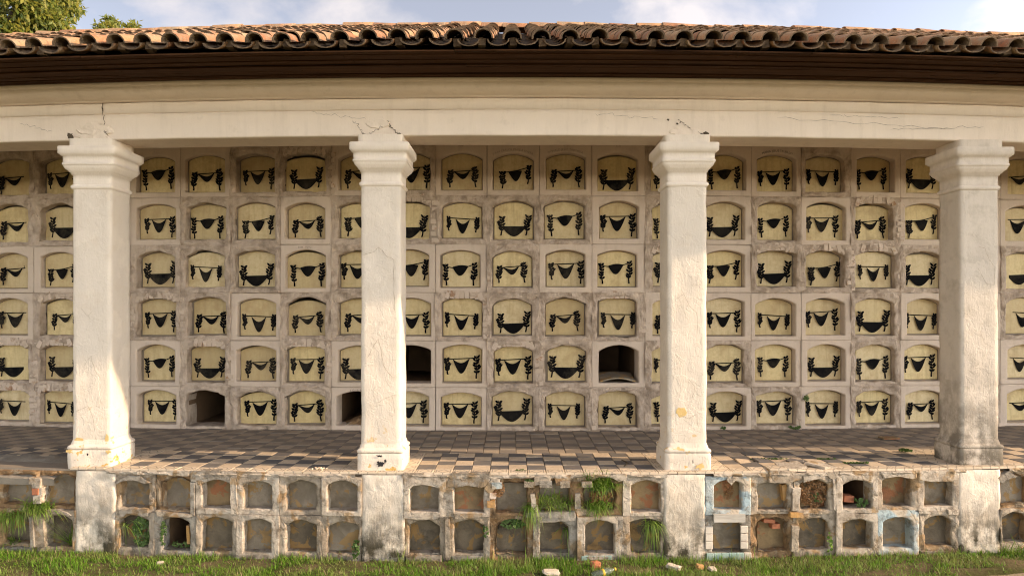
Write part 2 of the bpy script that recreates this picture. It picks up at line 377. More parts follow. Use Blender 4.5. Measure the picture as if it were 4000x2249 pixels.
for n_, (cy, cx, m, b) in enumerate(cand):
    dz = R.uniform(-.003, .003); tilt = (R.uniform(-.008, .008), R.uniform(-.008, .008), slope(cx)+R.uniform(-.006, .006))
    if 2.55 < cx < 3.25 and cy < YE+.5:                  # heaved tiles in the right bay
        dz += R.uniform(.005, .03); tilt = (R.uniform(-.06, .10), R.uniform(-.10, .10), slope(cx)+R.uniform(-.08, .08))
    loc = Vector((cx, cy+bow(cx, cy), dz))
    if n_ < 300: link(m.name.split('.')[0], m, loc, fl, tilt)
    else:
        q = rest[m]; b0 = len(q.v); rm = Matrix.Rotation(tilt[2], 3, 'Z')
        q.v += [tuple(rm @ v.co + loc) for v in m.vertices]; q.f += [tuple(b0+k for k in pl.vertices) for pl in m.polygons]
for m, q in rest.items():
    if q.v: struct(q.build('rear_tiles', m.materials[0].name, fl), 'stuff')
# broken screed ledge where the left bay lost its border
s = MB(); rows = []
for j in range(8):
    t = j/7; y = 7.86-.62*t; 
    rows.append([(x, y+.02*N3(x*5, j, 4), .004-.02*t-.11*t*t+.018*fbm(x*5, y*5, 1)) for x in [-10+.06*i for i in range(84)]])
rows.append([(x, 7.25, -.2) for x in [-10+.06*i for i in range(84)]])
s.grid(rows); s.v = [(x, y, z) for x, y, z in s.v]; s.build('concrete_ledge', 'concrete', fl, bend=True)
# chipped lip of the floor slab
for a, b_ in ((COLX[0]+.25, COLX[1]-.25), (COLX[1]+.25, COLX[2]-.25), (COLX[2]+.25, COLX[3]-.25), (COLX[3]+.25, 9.)):
    s = MB(); rows = []; n = int((b_-a)/.03)
    for (dy, z) in ((.09, -.0215), (-.012, -.0225), (-.02, -.035), (-.012, -.055), (.05, -.062)):
        rr = []
        for i in range(n+1):
            x = a+(b_-a)*i/n; cut = max(0, fbm(x*2.2, 3, 5)-.25)*.06
            rr.append((x, YE+dy+(.02*fbm(x*9, z*40, 2)+cut if dy < .04 else 0), z+.006*N3(x*16, z*20, 5)))
        rows.append(rr)
    s.grid(rows); s.build('slab_lip', 'podium_white', fl, bend=True)

# ------------------------------------------------------------------ columns
def sqlathe(prof, nx=10, amp=.004, seed=0, cap=True):
    b = MB(); rows = []
    zs = []
    for i in range(len(prof)-1):
        z0, z1 = prof[i][2], prof[i+1][2]; n = max(1, int(abs(z1-z0)/.05))
        for q in range(n): t = q/n; zs.append(tuple(prof[i][c]*(1-t)+prof[i+1][c]*t for c in range(3)))
    zs.append(prof[-1])
    for hx, hy, z in zs:
        rr = []; r = .014
        cs = [(-hx, -hy), (hx, -hy), (hx, hy), (-hx, hy)]
        for c in range(4):
            (xa, ya), (xb, yb) = cs[c], cs[(c+1) % 4]; ln = math.hypot(xb-xa, yb-ya)
            for q in range(nx+1):
                t = r/ln+(1-2*r/ln)*q/nx
                rr.append((xa+(xb-xa)*t, ya+(yb-ya)*t, z))
        o = []
        for (x, y, z_) in rr:
            d = amp*(fbm(x*4+seed, y*4, z_*3, 4)+.6*N3(x*15+seed, y*15, z_*11)); m = math.hypot(x, y)
            o.append((x*(1+d/m), y*(1+d/m), z_+amp*.5*N3(x*9, y*9+seed, z_*9)))
        rows.append(o)
    b.grid(rows, True); b.poly(rows[0][::-1]); b.poly(rows[-1]); return b
SW, SD = .213, .195
def build_column(i, cx, label, mats):
    cy = 7.37+SD+bow(cx); loc = Vector((cx, cy, 0))
    t = thing('column', label, 'column', loc, 'columns along the front of the gallery')
    def part(name, prof, amp):
        b = sqlathe(prof, 10, amp, i*7.3); mat = mats[1] if name in ('capital', 'neck_ring', 'impost') else mats[0]; b.v = [(x+cx, y+cy, z) for x, y, z in b.v]; return b.build(name, mat, t, True, origin=(cx, cy, prof[0][2]))
    def pr(*a): return [(SW+o, SD+o, z) for o, z in a]
    part('plinth', pr((.037, -.03), (.037, .165), (.030, .18)), .006)
    part('base_moulding', pr((.026, .181), (.036, .188), (.040, .20), (.038, .215), (.028, .226), (.016, .232), (.014, .245), (.008, .262), (.001, .285)), .004)
    part('shaft', pr((.0, .286), (.0, 3.06)), .0065)
    part('neck_ring', pr((.0, 3.061), (.013, 3.068), (.02, 3.082), (.018, 3.098), (.006, 3.112)), .003)
    part('capital', pr((.0, 3.113), (.002, 3.222), (.014, 3.223), (.016, 3.242), (.024, 3.244), (.036, 3.262), (.056, 3.282), (.068, 3.306), (.070, 3.318), (.077, 3.319), (.078, 3.342), (.070, 3.346), (.072, 3.418), (.088, 3.42), (.094, 3.434), (.106, 3.44), (.107, 3.512), (.1, 3.522)), .0022)
    part('impost', pr((.03, 3.5225), (.026, 3.56), (.028, 3.62)), .008)
    return t
ct = [build_column(0, COLX[0], 'leftmost white plaster column, its right face glaring in the sun', ('plaster_column', 'plaster_capital')),
      build_column(1, COLX[1], 'second white column from the left, black paint flecks on its plinth', ('plaster_column', 'plaster_capital')),
      build_column(2, COLX[2], 'third white column from the left, ochre patch low on its front', ('plaster_column', 'plaster_capital')),
      build_column(3, COLX[3], 'rightmost full column, greyer and grimy at its foot', ('plaster_grimy', 'plaster_capital_grimy'))]
def blob(cx, cz, rx, rz, y, seed, n=26, jag=.35, dome=.0003):
    b = MB(); rim = []; mid = []
    for i in range(n):
        a = 2*PI*i/n; k_ = 1+jag*fbm(math.cos(a)*1.6+seed, math.sin(a)*1.6, seed, 4)
        x, z = cx+rx*k_*math.cos(a), cz+rz*k_*math.sin(a); rim.append((x, y+.0006, z)); mid.append((cx+(x-cx)*.93, y-dome, cz+(z-cz)*.93))
    b.grid([rim, mid], True); b.poly(mid); return b
# flakes on the fronts: (column, dx, z, rx, rz, material)
for ci, dx, z, rx, rz, m in [(2, -.06, .62, .055, .055, 'ochre_paint'), (0, -.14, .29, .05, .02, 'ochre_paint'), (0, .17, .30, .02, .05, 'ochre_paint')]:
    cx = COLX[ci]+dx; b = blob(cx, z, rx, rz, 7.37+bow(COLX[ci])-.0045, ci*3+z*5); b.build('paint_patch' if m == 'ochre_paint' else 'bare_patch', m, ct[ci], True)
for ci, dx, z, rx, rz, m in [(1, .0, .075, .04, .028, 'black_fleck'), (1, .055, .10, .012, .02, 'black_fleck'), (1, .0, .155, .035, .012, 'black_fleck'), (0, -.02, .135, .01, .014, 'black_fleck'), (2, .05, .09, .006, .018, 'black_fleck'), (2, .13, .045, .045, .03, 'ochre_paint'), (0, .205, .16, .03, .02, 'ochre_paint'), (0, -.215, .17, .03, .02, 'ochre_paint')]:
    cx = COLX[ci]+dx; b = blob(cx, z, rx, rz, 7.37-.037+bow(COLX[ci])-.008, ci*3+z*50, 22, .9, .001); b.build('black_fleck' if m == 'black_fleck' else 'paint_patch', m, ct[ci])

# ------------------------------------------------------------------ beam with cornice
bt = thing('entablature', 'long cream plaster beam with moulded cornice resting on the columns', 'beam', (0, 7.6, 3.62))
XS = [-XEND+.12*i for i in range(int(2*XEND/.12)+1)]
def extr(prof, amp=.003, seed=0):
    b = MB(); b.grid([[(x, y+amp*fbm(x*1.5, y*5+seed, z*5), z+amp*.8*N3(x*2.2, y*6, z*6+seed)) for x in XS] for y, z in prof]); return b
def dens(prof, st=.06):
    o = []
    for (a, b_) in zip(prof, prof[1:]):
        n = max(1, int(math.dist(a, b_)/st))
        for q in range(n): o.append((a[0]+(b_[0]-a[0])*q/n, a[1]+(b_[1]-a[1])*q/n))
    return o+[prof[-1]]
extr(dens([(7.87, 4.1), (7.87, 3.62), (7.43, 3.62), (7.42, 3.628), (7.416, 3.64), (7.414, 3.899), (7.432, 3.904)], .05), .0045).build('lower_fascia', 'plaster_beam', bt, True, True)
extr(dens([(7.432, 3.9045), (7.404, 3.909), (7.402, 4.012), (7.404, 4.018), (7.46, 4.021)]), .0035, 3).build('upper_fascia', 'plaster_beam', bt, True, True)
cove = [(7.46, 4.036), (7.39, 4.038)]+[(7.39-.16*math.sin(a)**1.4, 4.04+.072*(1-math.cos(a))) for a in [PI/2*q/9 for q in range(10)]]+[(7.205, 4.113), (7.203, 4.128), (7.185, 4.131), (7.165, 4.137), (7.15, 4.15), (7.148, 4.168), (7.3, 4.17)]
extr(cove, .002, 5).build('cornice', 'plaster_beam', bt, True, True)
def strip(pts, w, y, name, mat, parent, bend=True):
    b = MB(); l1 = []; l2 = []
    for i, (x, z) in enumerate(pts):
        a = pts[max(0, i-1)]; c = pts[min(len(pts)-1, i+1)]; d = math.dist(a, c) or 1; nx, nz_ = -(c[1]-a[1])/d, (c[0]-a[0])/d
        ww = w*(.35+.9*abs(math.sin(i*2.3)))*(.3 if i in (0, len(pts)-1) else 1)
        yy = y(z) if callable(y) else y
        l1.append((x+nx*ww, yy, z+nz_*ww)); l2.append((x-nx*ww, yy, z-nz_*ww))
    b.grid([l1, l2]); return b.build(name, mat, parent, bend=bend)
def wander(x0, z0, x1, z1, n, a, seed):
    return [(x0+(x1-x0)*i/n+a*fbm(i*.45, seed, 1), z0+(z1-z0)*i/n+a*.8*fbm(i*.45, seed, 9)) for i in range(n+1)]
c0 = COLX[0]
strip(wander(c0+.10, 3.99, c0+.16, 3.63, 16, .05, 2), .0035, 7.398, 'crack', 'crack', bt)
strip(wander(c0+.12, 4.022, c0+.11, 3.93, 8, .02, 3), .004, 7.39, 'crack', 'crack', bt)
for sd, (xa, za, xb, zb, w) in enumerate([(COLX[1]-.30, 3.78, COLX[1]-.18, 3.625, .0022), (COLX[1]+.06, 3.76, COLX[1]+.19, 3.625, .004), (COLX[1]-.14, 3.63, COLX[1]+.03, 3.73, .002),
      (COLX[2]-.1, 3.80, COLX[2]+.05, 3.70, .003), (COLX[2]+.05, 3.66, COLX[2]+.24, 3.64, .0045), (2.9, 3.83, 4.9, 3.74, .0014), (4.2, 3.72, 5.3, 3.78, .0014), (.9, 3.86, 1.6, 3.80, .0012), (c0-.9, 3.83, c0-.5, 3.72, .0012), (-2.2, 3.88, -1.6, 3.80, .0012), (3.5, 3.87, 4.3, 3.85, .0012)]):
    strip(wander(xa, za, xb, zb, 22, .04, sd+11), w, 7.406, 'crack', 'crack', bt)
def scar(cx, cz, rx, rz, y, seed, amp, mat, parent, name='plaster_scar'):
    b = MB(); rows = []; n = 40
    for r_ in range(9):
        rr = []
        for i in range(n):
            a = 2*PI*i/n; k_ = (1+.3*fbm(math.cos(a)*1.5+seed, math.sin(a)*1.5, seed, 4))*(1-r_/8.3)
            x, z = cx+rx*k_*math.cos(a), cz+rz*k_*math.sin(a)
            rr.append((x, y-(-.006 if r_ == 0 else amp*(.4+1.3*vorF(x*9, seed, z*9)+.5*fbm(x*7, z*7, seed))), z))
        rows.append(rr)
    b.grid(rows, True); return b.build(name, mat, parent, bend=True)
scar(c0+.02, 3.735, .21, .07, 7.412, 1.3, .022, 'plaster_beam', bt)
scar(c0+.0, 3.655, .20, .045, 7.414, 4.3, .012, 'plaster_beam', bt)
scar(COLX[1]-.04, 3.75, .15, .05, 7.414, 7.1, .010, 'plaster_beam', bt)
scar(COLX[2]+.02, 3.66, .2, .05, 7.414, 9.1, .007, 'plaster_beam', bt)
for x, z, r_ in [(c0-.06, 3.72, .012), (c0+.16, 3.70, .012), (c0-.27, 3.67, .03), (COLX[1]+.07, 3.77, .01), (COLX[1]-.2, 3.63, .014), (COLX[1]+.2, 3.63, .018), (COLX[2]-.2, 3.79, .012), (COLX[2]-.1, 3.75, .01), (COLX[2]+.22, 3.645, .022)]:
    blob(x, z, r_*1.3, r_, 7.398, x*9, 14, .8, .0).build('hole', 'crack', bt, bend=True)

# ceiling and outer shell, closing the building behind
sh = MB()
sh.grid([[(x, 7.86, 4.1) for x in XS], [(x, YW+2.6, 4.1) for x in XS]]); sh.build('ceiling', 'plaster_beam', bt, bend=True)

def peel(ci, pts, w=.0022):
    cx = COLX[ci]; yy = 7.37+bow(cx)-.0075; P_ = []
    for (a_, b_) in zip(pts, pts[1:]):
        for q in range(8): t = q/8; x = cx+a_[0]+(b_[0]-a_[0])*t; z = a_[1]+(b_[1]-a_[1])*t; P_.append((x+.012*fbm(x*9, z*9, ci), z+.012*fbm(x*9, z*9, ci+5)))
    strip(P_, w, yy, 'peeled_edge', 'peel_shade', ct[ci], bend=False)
peel(1, [(-.19, 2.31), (-.08, 2.36), (-.03, 2.41), (.06, 2.31), (.15, 2.27), (.14, 2.0), (.16, 1.65)]); peel(1, [(-.15, 1.2), (-.02, 1.42), (.03, 1.12), (.14, .98)]); peel(1, [(-.05, .72), (.12, .8), (.15, .55)], .0016)
peel(0, [(-.08, 1.1), (.0, 1.22), (.04, 1.05), (.12, .95)], .0015); peel(0, [(-.17, .6), (-.03, .66), (.03, .5), (.03, .36)], .0018); peel(0, [(-.12, 1.75), (-.05, 1.65), (.02, 1.72)], .0012)
peel(2, [(-.12, 1.85), (-.04, 1.9), (.02, 1.76), (.1, 1.7), (.12, 1.4)], .0018); peel(2, [(-.08, .58), (.02, .55), (.1, .6), (.12, .42)], .0022); peel(2, [(.0, .98), (.08, .9), (.05, .74)], .002)
peel(3, [(-.02, 2.43), (.06, 2.4), (.1, 2.28), (.17, 2.2), (.15, 2.0), (.07, 2.02), (-.04, 2.22)], .002); peel(3, [(-.12, .62), (.05, .58), (.12, .5), (.18, .52)], .002); peel(3, [(.0, 1.5), (.05, 1.35), (.16, 1.3)], .0016)
# ------------------------------------------------------------------ eaves boards
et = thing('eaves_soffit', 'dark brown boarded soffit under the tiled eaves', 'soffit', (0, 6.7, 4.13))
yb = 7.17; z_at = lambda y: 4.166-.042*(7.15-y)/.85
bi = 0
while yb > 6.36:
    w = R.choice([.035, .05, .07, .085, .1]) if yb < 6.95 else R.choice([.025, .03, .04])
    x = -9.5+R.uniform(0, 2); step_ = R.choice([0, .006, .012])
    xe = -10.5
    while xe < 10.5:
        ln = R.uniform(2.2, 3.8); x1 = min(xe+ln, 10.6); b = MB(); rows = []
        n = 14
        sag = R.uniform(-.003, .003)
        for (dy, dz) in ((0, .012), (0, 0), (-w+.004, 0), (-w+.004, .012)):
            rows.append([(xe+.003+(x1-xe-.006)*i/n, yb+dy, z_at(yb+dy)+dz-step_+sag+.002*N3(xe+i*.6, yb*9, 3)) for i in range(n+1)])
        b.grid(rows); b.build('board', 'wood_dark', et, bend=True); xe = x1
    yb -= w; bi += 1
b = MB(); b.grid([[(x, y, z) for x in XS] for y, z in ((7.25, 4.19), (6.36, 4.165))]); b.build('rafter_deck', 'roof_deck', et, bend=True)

# ------------------------------------------------------------------ tiled roof
rt = thing('tiled_roof', 'weathered terracotta barrel tile roof over the gallery', 'roof', (0, 6.2, 4.2))
YEV = 6.22; ZE = 4.188; SL = .425; YR = 9.78; ang = math.atan(SL)
b = MB(); b.grid([[(x, y, z) for x in XS] for y, z in ((YEV+.10, ZE-.012+.1*SL-.03), (YR, ZE-.04+(YR-YEV)*SL), (13.4, ZE-.04+(YR-YEV)*SL-1.5), (13.4, GZ-.1))]); b.build('roof_deck', 'roof_deck', rt, bend=True)
P = .263; LEN = .43; EXP = .275
def barrel(up, seed):
    rows = []; th = .013; n = 8
    def arc(v, r, lift, off):
        o = []
        for i in range(n+1):
            a = PI*i/n; xx = -(r-off)*math.cos(a); zz = (r*(.98 if up else .8)-off)*math.sin(a)**.9
            if not up: zz = -zz*.72
            o.append((xx+.002*N3(i, v*9, seed), v, zz+lift+.002*N3(i*.7, v*7, seed+3)))
        return o
    b = MB(); r0, r1 = (.090, .076) if up else (.104, .116)
    l0, l1 = (.008, -.012) if up else (.012, -.004)
    vs = (0, .14, .29, LEN)
    outer = [arc(v, r0+(r1-r0)*v/LEN, l0+(l1-l0)*v/LEN, 0) for v in vs]
    inner = [arc(v, r0+(r1-r0)*v/LEN, l0+(l1-l0)*v/LEN, th) for v in vs]
    b.grid(outer+inner[::-1]+[outer[0]])
    for e in (0, n):
        b.grid([[o[e] for o in outer], [o[e] for o in inner]])
    return b
cov = [barrel(True, s*3.).mesh('roof_tile', 'roof_clay', True, origin=(0,0,0))[0] for s in range(5)]
pan = [barrel(False, s*5.).mesh('pan_tile', 'roof_clay', True, origin=(0,0,0))[0] for s in range(3)]
for me in cov+pan:      # worn dark rims; inner faces and undersides take the same darker clay
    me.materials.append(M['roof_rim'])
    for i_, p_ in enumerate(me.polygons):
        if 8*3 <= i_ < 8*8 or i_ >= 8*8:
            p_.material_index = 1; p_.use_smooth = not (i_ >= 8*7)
rest_mi = []
rest_t = MB(); nrow = int((YR-YEV)/(EXP*math.cos(ang)))+1
for row in range(nrow):
    for i in range(-42, 43):
        for kind in (0, 1):
            x = (i+(.5 if kind else 0))*P+R.uniform(-.008, .008); dist = row*EXP+R.uniform(-.012, .012)+(.012 if kind else 0.)
            y = YEV+dist*math.cos(ang); z = ZE+dist*math.sin(ang)+(.006 if kind == 0 else .0)+R.uniform(-.006, .006)+.018*N3(x*.7, row*.4, 5)
            if y+.2 > YR: continue
            me = R.choice(cov if kind == 0 else pan)
            rot = (ang+R.uniform(-.012, .012), R.uniform(-.05, .05), slope(x)+R.uniform(-.06, .06)*(1 if kind == 0 else .4))
            loc = Vector((x, y+bow(x, y), z))
            if abs(x) < 5.15 and ((kind == 0 and row < 6) or (kind == 1 and row == 0)): link('roof_tile' if kind == 0 else 'pan_tile', me, loc, rt, rot)
            else:
                from mathutils import Euler
                rm = Euler(rot).to_matrix(); b0 = len(rest_t.v)
                rest_t.v += [tuple(rm @ v.co + loc) for v in me.vertices]; rest_t.f += [tuple(b0+k for k in pl.vertices) for pl in me.polygons]; rest_mi += [pl.material_index for pl in me.polygons]
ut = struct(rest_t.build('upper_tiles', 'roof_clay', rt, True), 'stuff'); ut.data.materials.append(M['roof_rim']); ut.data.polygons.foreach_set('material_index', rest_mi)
ridge = []
for s in range(3):
    b = MB(); rows = []
    for q, rr in ((0, .125), (.2, .118), (.43, .108)): rows.append([(q+.004*N3(i, q, s), -rr*math.cos(PI*i/8), rr*.8*math.sin(PI*i/8)) for i in range(9)])
    rows += [[(x, y*.88, z*.88-.002) for x, y, z in rw] for rw in rows[::-1]]; rows.append(rows[0]); b.grid(rows)
    ridge.append(b.mesh('ridge_tile', 'roof_clay', True, origin=(0,0,0))[0])
x = -8.9
while x < 8.9:
    link('ridge_tile', R.choice(ridge), (x, YR+bow(x, YR)+R.uniform(-.01, .01), ZE+(YR-YEV)*SL+.015+R.uniform(-.012, .012)), rt, (0, R.uniform(-.04, .03), slope(x)+R.uniform(-.04, .04))); x += R.uniform(.36, .40)
blk = MB(); blk.box(-.034, .034, -.05, .05, -.045, .028); bm_, _ = blk.mesh('tile_plug', 'roof_rim', origin=(0,0,0))
for i in range(-22, 23):
    if R.random() < .9: link('tile_plug', bm_, (i*P+R.uniform(-.02, .02), YEV+.13+bow(i*P), ZE+.03+R.uniform(-.012, .008)), rt, (R.uniform(-.2, .1), R.uniform(-.1, .1), R.uniform(-.2, .2)))
# hanging straws under the eaves on the right
# ------------------------------------------------------------------ niche wall
wt = thing('niche_wall', 'rear wall of six rows of arched burial niches, whitewashed and chipped', 'wall', (0, YW, 0))
NX = {-10:28,-9:150,-8:272,-7:395,-6:520,-5:645,-4:770,-3:900,-2:1031,-1:1160,0:1290,1:1421,2:1553,3:1688,4:1822,5:1950,6:2073,7:2198,8:2322,9:2447,10:2573}
NX = {k_: px(v, YW+.03) for k_, v in NX.items()}
NX[-11] = NX[-10]-.74; NX[11] = NX[10]+.74
ROWS = [(3.944, 3.407), (3.253, 2.718), (2.56, 2.029), (1.882, 1.334), (1.205, .674), (.543, .05)]
EDGES = [4.10, 3.33, 2.64, 1.955, 1.27, .608, -.02]
TYPES = {0: 'RRSSSRBSRSSSSRSSRSSSS', 1: 'RRSSRRSRBRRRSRSRSBSSS', 2: 'SSRRRRSRSSRSSBSBBBRSR', 3: 'SBRBRSRRSBRRBSSSSRSSR',
         4: 'BBSSBSBSSSBRSBRSSRSSS', 5: 'BBRSRRRSSSRRRRSRSRSRS'}
TYPES = {r_: s_ for r_, s_ in TYPES.items()}
OPEN = {(4, -2), (4, 2), (5, -6), (5, -3)}
def arch_contour(x0, x1, zb, zs, zt, nl=9, na=18, nb=11):
    L_ = [(x0, zb+(zs-zb)*i/nl) for i in range(nl)]
    A = [(x0+(x1-x0)*(.5-.5*math.cos(PI*i/na)), zs+(zt-zs)*math.sin(PI*(.5-.5*math.cos(PI*i/na)))**.75 if 0 < i < na else zs) for i in range(na)]
    Rr = [(x1, zs+(zb-zs)*i/nl) for i in range(nl)]; B = [(x1+(x0-x1)*i/nb, zb) for i in range(nb)]
    return L_+A+Rr+B, (nl, na, nl, nb)
def surround(xl, xr, z0, z1, x0, x1, zb, zs, zt, yf, proud, rough, seed, depth, amp, rings=7):
    inn, (nl, na, nr, nb) = arch_contour(x0, x1, zb, zs, zt)
    out_ = [(xl, z0+(z1-z0)*i/nl) for i in range(nl)]+[(xl+(xr-xl)*i/na, z1) for i in range(na)]+[(xr, z1+(z0-z1)*i/nr) for i in range(nr)]+[(xr+(xl-xr)*i/nb, z0) for i in range(nb)]
    b = MB(); n = len(inn); cx, cz = (x0+x1)/2, (zb+zt)/2
    jit = []
    for (x, z) in inn:
        k_ = rough*(.013*fbm(x*7+seed, z*7, seed, 4)+.014*max(0, fbm(x*13, z*13, seed, 4))); d = math.hypot(x-cx, z-cz); jit.append((x+(x-cx)/d*k_, z+(z-cz)/d*k_))
    oj = [(x+.006*rough*N3(x*11, z*11, seed+2), z+.006*rough*N3(x*11, z*11, seed+5)) for x, z in out_]
    def disp(x, z, t):
        if rough > .4: return amp*(.9*vorF(x*8.5, seed*.1, z*8.5)+.9*fbm(x*6, z*6, seed, 5))*min(1, .35+t*1.4)
        return amp*fbm(x*4, z*4, seed, 3)
    rows = [[(x, yf+depth, z) for x, z in jit], [(x, yf+depth*.55, z) for x, z in jit], [(x+(cx-x)*.004, yf+depth*.12, z) for x, z in jit]]
    for r_ in range(rings+1):
        t = r_/rings; rr = []
        for (a, c) in zip(jit, oj):
            x, z = a[0]+(c[0]-a[0])*t, a[1]+(c[1]-a[1])*t
            y = yf-proud-disp(x, z, t)+(.009 if r_ == 0 else 0)
            rr.append((x, y, z))
        rows.append(rr)
    rows.append([(x, yf+.045, z) for x, z in oj])
    b.grid(rows, True); return b
def slab(x0, x1, zb, zs, zt, y, th, seed, amp=.0, mat='plaque_cream', rings=3):
    inn, _ = arch_contour(x0, x1, zb, zs, zt, 6, 14, 6); b = MB(); cx, cz = (x0+x1)/2, (zb+zt)/2
    rows = [[(x, y+th, z) for x, z in inn], [(x, y+.004, z) for x, z in inn]]
    for r_ in range(rings):
        k_ = 1-.02-r_*.3; rows.append([(cx+(x-cx)*k_, y-amp*fbm(x*k_*5, z*k_*5, seed, 4), cz+(z-cz)*k_) for x, z in inn])
    b.grid(rows, True); b.poly(rows[-1]); return b
# plain painted festoon motifs: a drooping swag hung between two upright sprigs
def sprig(cx, zb, h, w, lean, seed):           # an upright stem with paired leaves
    rr = random.Random(seed); out_ = []; n = 8
    xs_ = [cx+lean*(i/n)+.006*math.sin(i*1.3+seed) for i in range(n+1)]
    out_.append(([(xs_[i]-.008*(1.4-i/n), zb+h*i/n) for i in range(n+1)], [(xs_[i]+.008*(1.4-i/n), zb+h*i/n) for i in range(n+1)]))
    for i in range(2, n):
        for sd in (-1, 1):
            ln = w*rr.uniform(.8, 1.3)*(1.15-.5*abs(i/n-.45)); up_ = rr.uniform(.5, 1.0); bx_, bz_ = xs_[i], zb+h*i/n; U = []; D = []
            for q in range(6):
                t = q/5; ww = .013*math.sin(PI*t)**.7; x = bx_+sd*ln*t; z = bz_+ln*up_*t; U.append((x-sd*ww*.5, z+ww)); D.append((x+sd*ww*.5, z-ww))
            out_.append((U, D))
    return out_
def swag(xa, za, xb, zb, dip, thick, skew=0.):
    U = []; D = []
    for i in range(19):
        t = i/18; s_ = math.sin(PI*t**(1+skew)); x = xa+(xb-xa)*t; z = za+(zb-za)*t
        U.append((x, z-dip*s_+.008)); D.append((x, z-(dip+thick)*s_-.004))
    return U, D
MOT = [  # left sprig, right sprig, swag, rail
    sprig(-.175, -.15, .22, .040, .015, 1)+sprig(.185, -.15, .27, .040, -.01, 2)+[swag(-.11, .04, .11, .06, .04, .055, .25), swag(-.20, .04, .21, .065, .0, .0)],
    sprig(-.185, -.10, .20, .034, -.01, 3)+sprig(.19, -.15, .275, .042, .0, 4)+[swag(-.115, .075, .10, .085, .05, .115), swag(-.21, .08, .22, .095, .0, .0)],
    sprig(-.175, -.145, .25, .045, .0, 5)+sprig(.17, -.14, .26, .045, .03, 6)+[swag(-.17, -.035, .17, -.03, .0, .12)],
    sprig(-.18, -.155, .26, .036, -.015, 7)+sprig(.17, -.15, .28, .040, .02, 8)+[swag(-.10, .06, .10, .075, -.015, .115), swag(-.18, .065, .19, .105, .03, .0)],
    sprig(-.19, -.085, .18, .028, -.005, 9)+sprig(.18, -.10, .19, .03, .02, 10)+[swag(-.10, .06, .09, .055, .06, .11), swag(-.22, .075, .22, .06, .0, .0)],
    sprig(-.165, -.16, .23, .043, .005, 11)+sprig(.19, -.11, .25, .038, .02, 12)+[swag(-.075, .04, .11, .055, -.01, .125, .15), swag(-.21, .045, .21, .105, .015, .0)]]
mot_me = []
for mo in MOT:
    b = MB()
    for q, (a, c) in enumerate(mo):
        y = -.00025*q
        b.grid([[(x, y, z) for x, z in a], [(x, y, z) for x, z in c]])
    mot_me.append(b.mesh('painted_motif', 'paint_black', origin=(0,0,0))[0])
PICK = {0: [0,1,2,3,0,1,2,0,1,0,5,0,2,0,3,1,4,3,2,4,0], 1: [0,2,5,1,3,5,0,5,2,4,2,3,1,3,2,3,1,0,5,0,1], 2: [0,5,0,2,4,2,3,1,5,3,0,1,3,2,5,2,5,4,2,1,2],
        3: [1,0,4,1,0,4,0,0,1,4,2,0,4,0,1,4,1,2,4,3,4], 4: [2,2,0,3,2,0,1,2,4,1,1,2,3,4,0,3,2,3,1,4,4], 5: [4,4,5,1,4,1,0,3,1,1,2,4,0,3,2,1,4,1,0,2,0]}
# rails and stiles of brickwork behind the surrounds
core = MB()
for e in EDGES: core.grid([[(x, y, z) for x in XS] for y, z in ((YW+.4, e-.045), (YW+.035, e-.045), (YW+.035, e+.045), (YW+.4, e+.045))])
core.build('masonry_course', 'mortar', wt, bend=True)
ks = sorted(NX)
mid = {k_: (NX[k_]+NX[k_+1])/2 for k_ in ks[:-1]}
for k_ in ks[:-1]:
    b = MB(); m_ = mid[k_]; b.box(m_-.05, m_+.05, YW+.042, YW+.4, -.02, 4.10); b.build('masonry_pier', 'mortar', wt, bend=True)
brk = []
for s in range(3):
    b = MB(); b.box(-.0305, .0305, -.022, .022, -.055, .055); b.v = [(x+.005*N3(x*40, z*30, s), y+.006*N3(z*30, x*50, s+4), z+.006*N3(x*30, y*50, s+8)) for x, y, z in b.v]
    brk.append(b.mesh('brick', 'brick_painted', origin=(0,0,0))[0])
def txt(body, size, cx, cz, rad, y, mat, parent, nm='lettering'):
    cu = bpy.data.curves.new('lettering', 'FONT'); cu.body = body; cu.size = size; cu.align_x = 'CENTER'; cu.resolution_u = 2
    o = bpy.data.objects.new('tmp', cu); COL.objects.link(o); bpy.context.view_layer.update()
    me = bpy.data.meshes.new_from_object(o.evaluated_get(bpy.context.evaluated_depsgraph_get())); bpy.data.objects.remove(o)
    b = MB()
    for v in me.vertices:
        if rad: a = v.co.x/rad; b.v.append((cx+(rad+v.co.y)*math.sin(a), y, cz-rad+(rad+v.co.y)*math.cos(a)))
        else: b.v.append((cx+v.co.x, y, cz+v.co.y))
    b.f = [tuple(p_.vertices) for p_ in me.polygons]; bpy.data.meshes.remove(me)
    return b.build(nm, mat, parent, bend=True)
SURR = {}
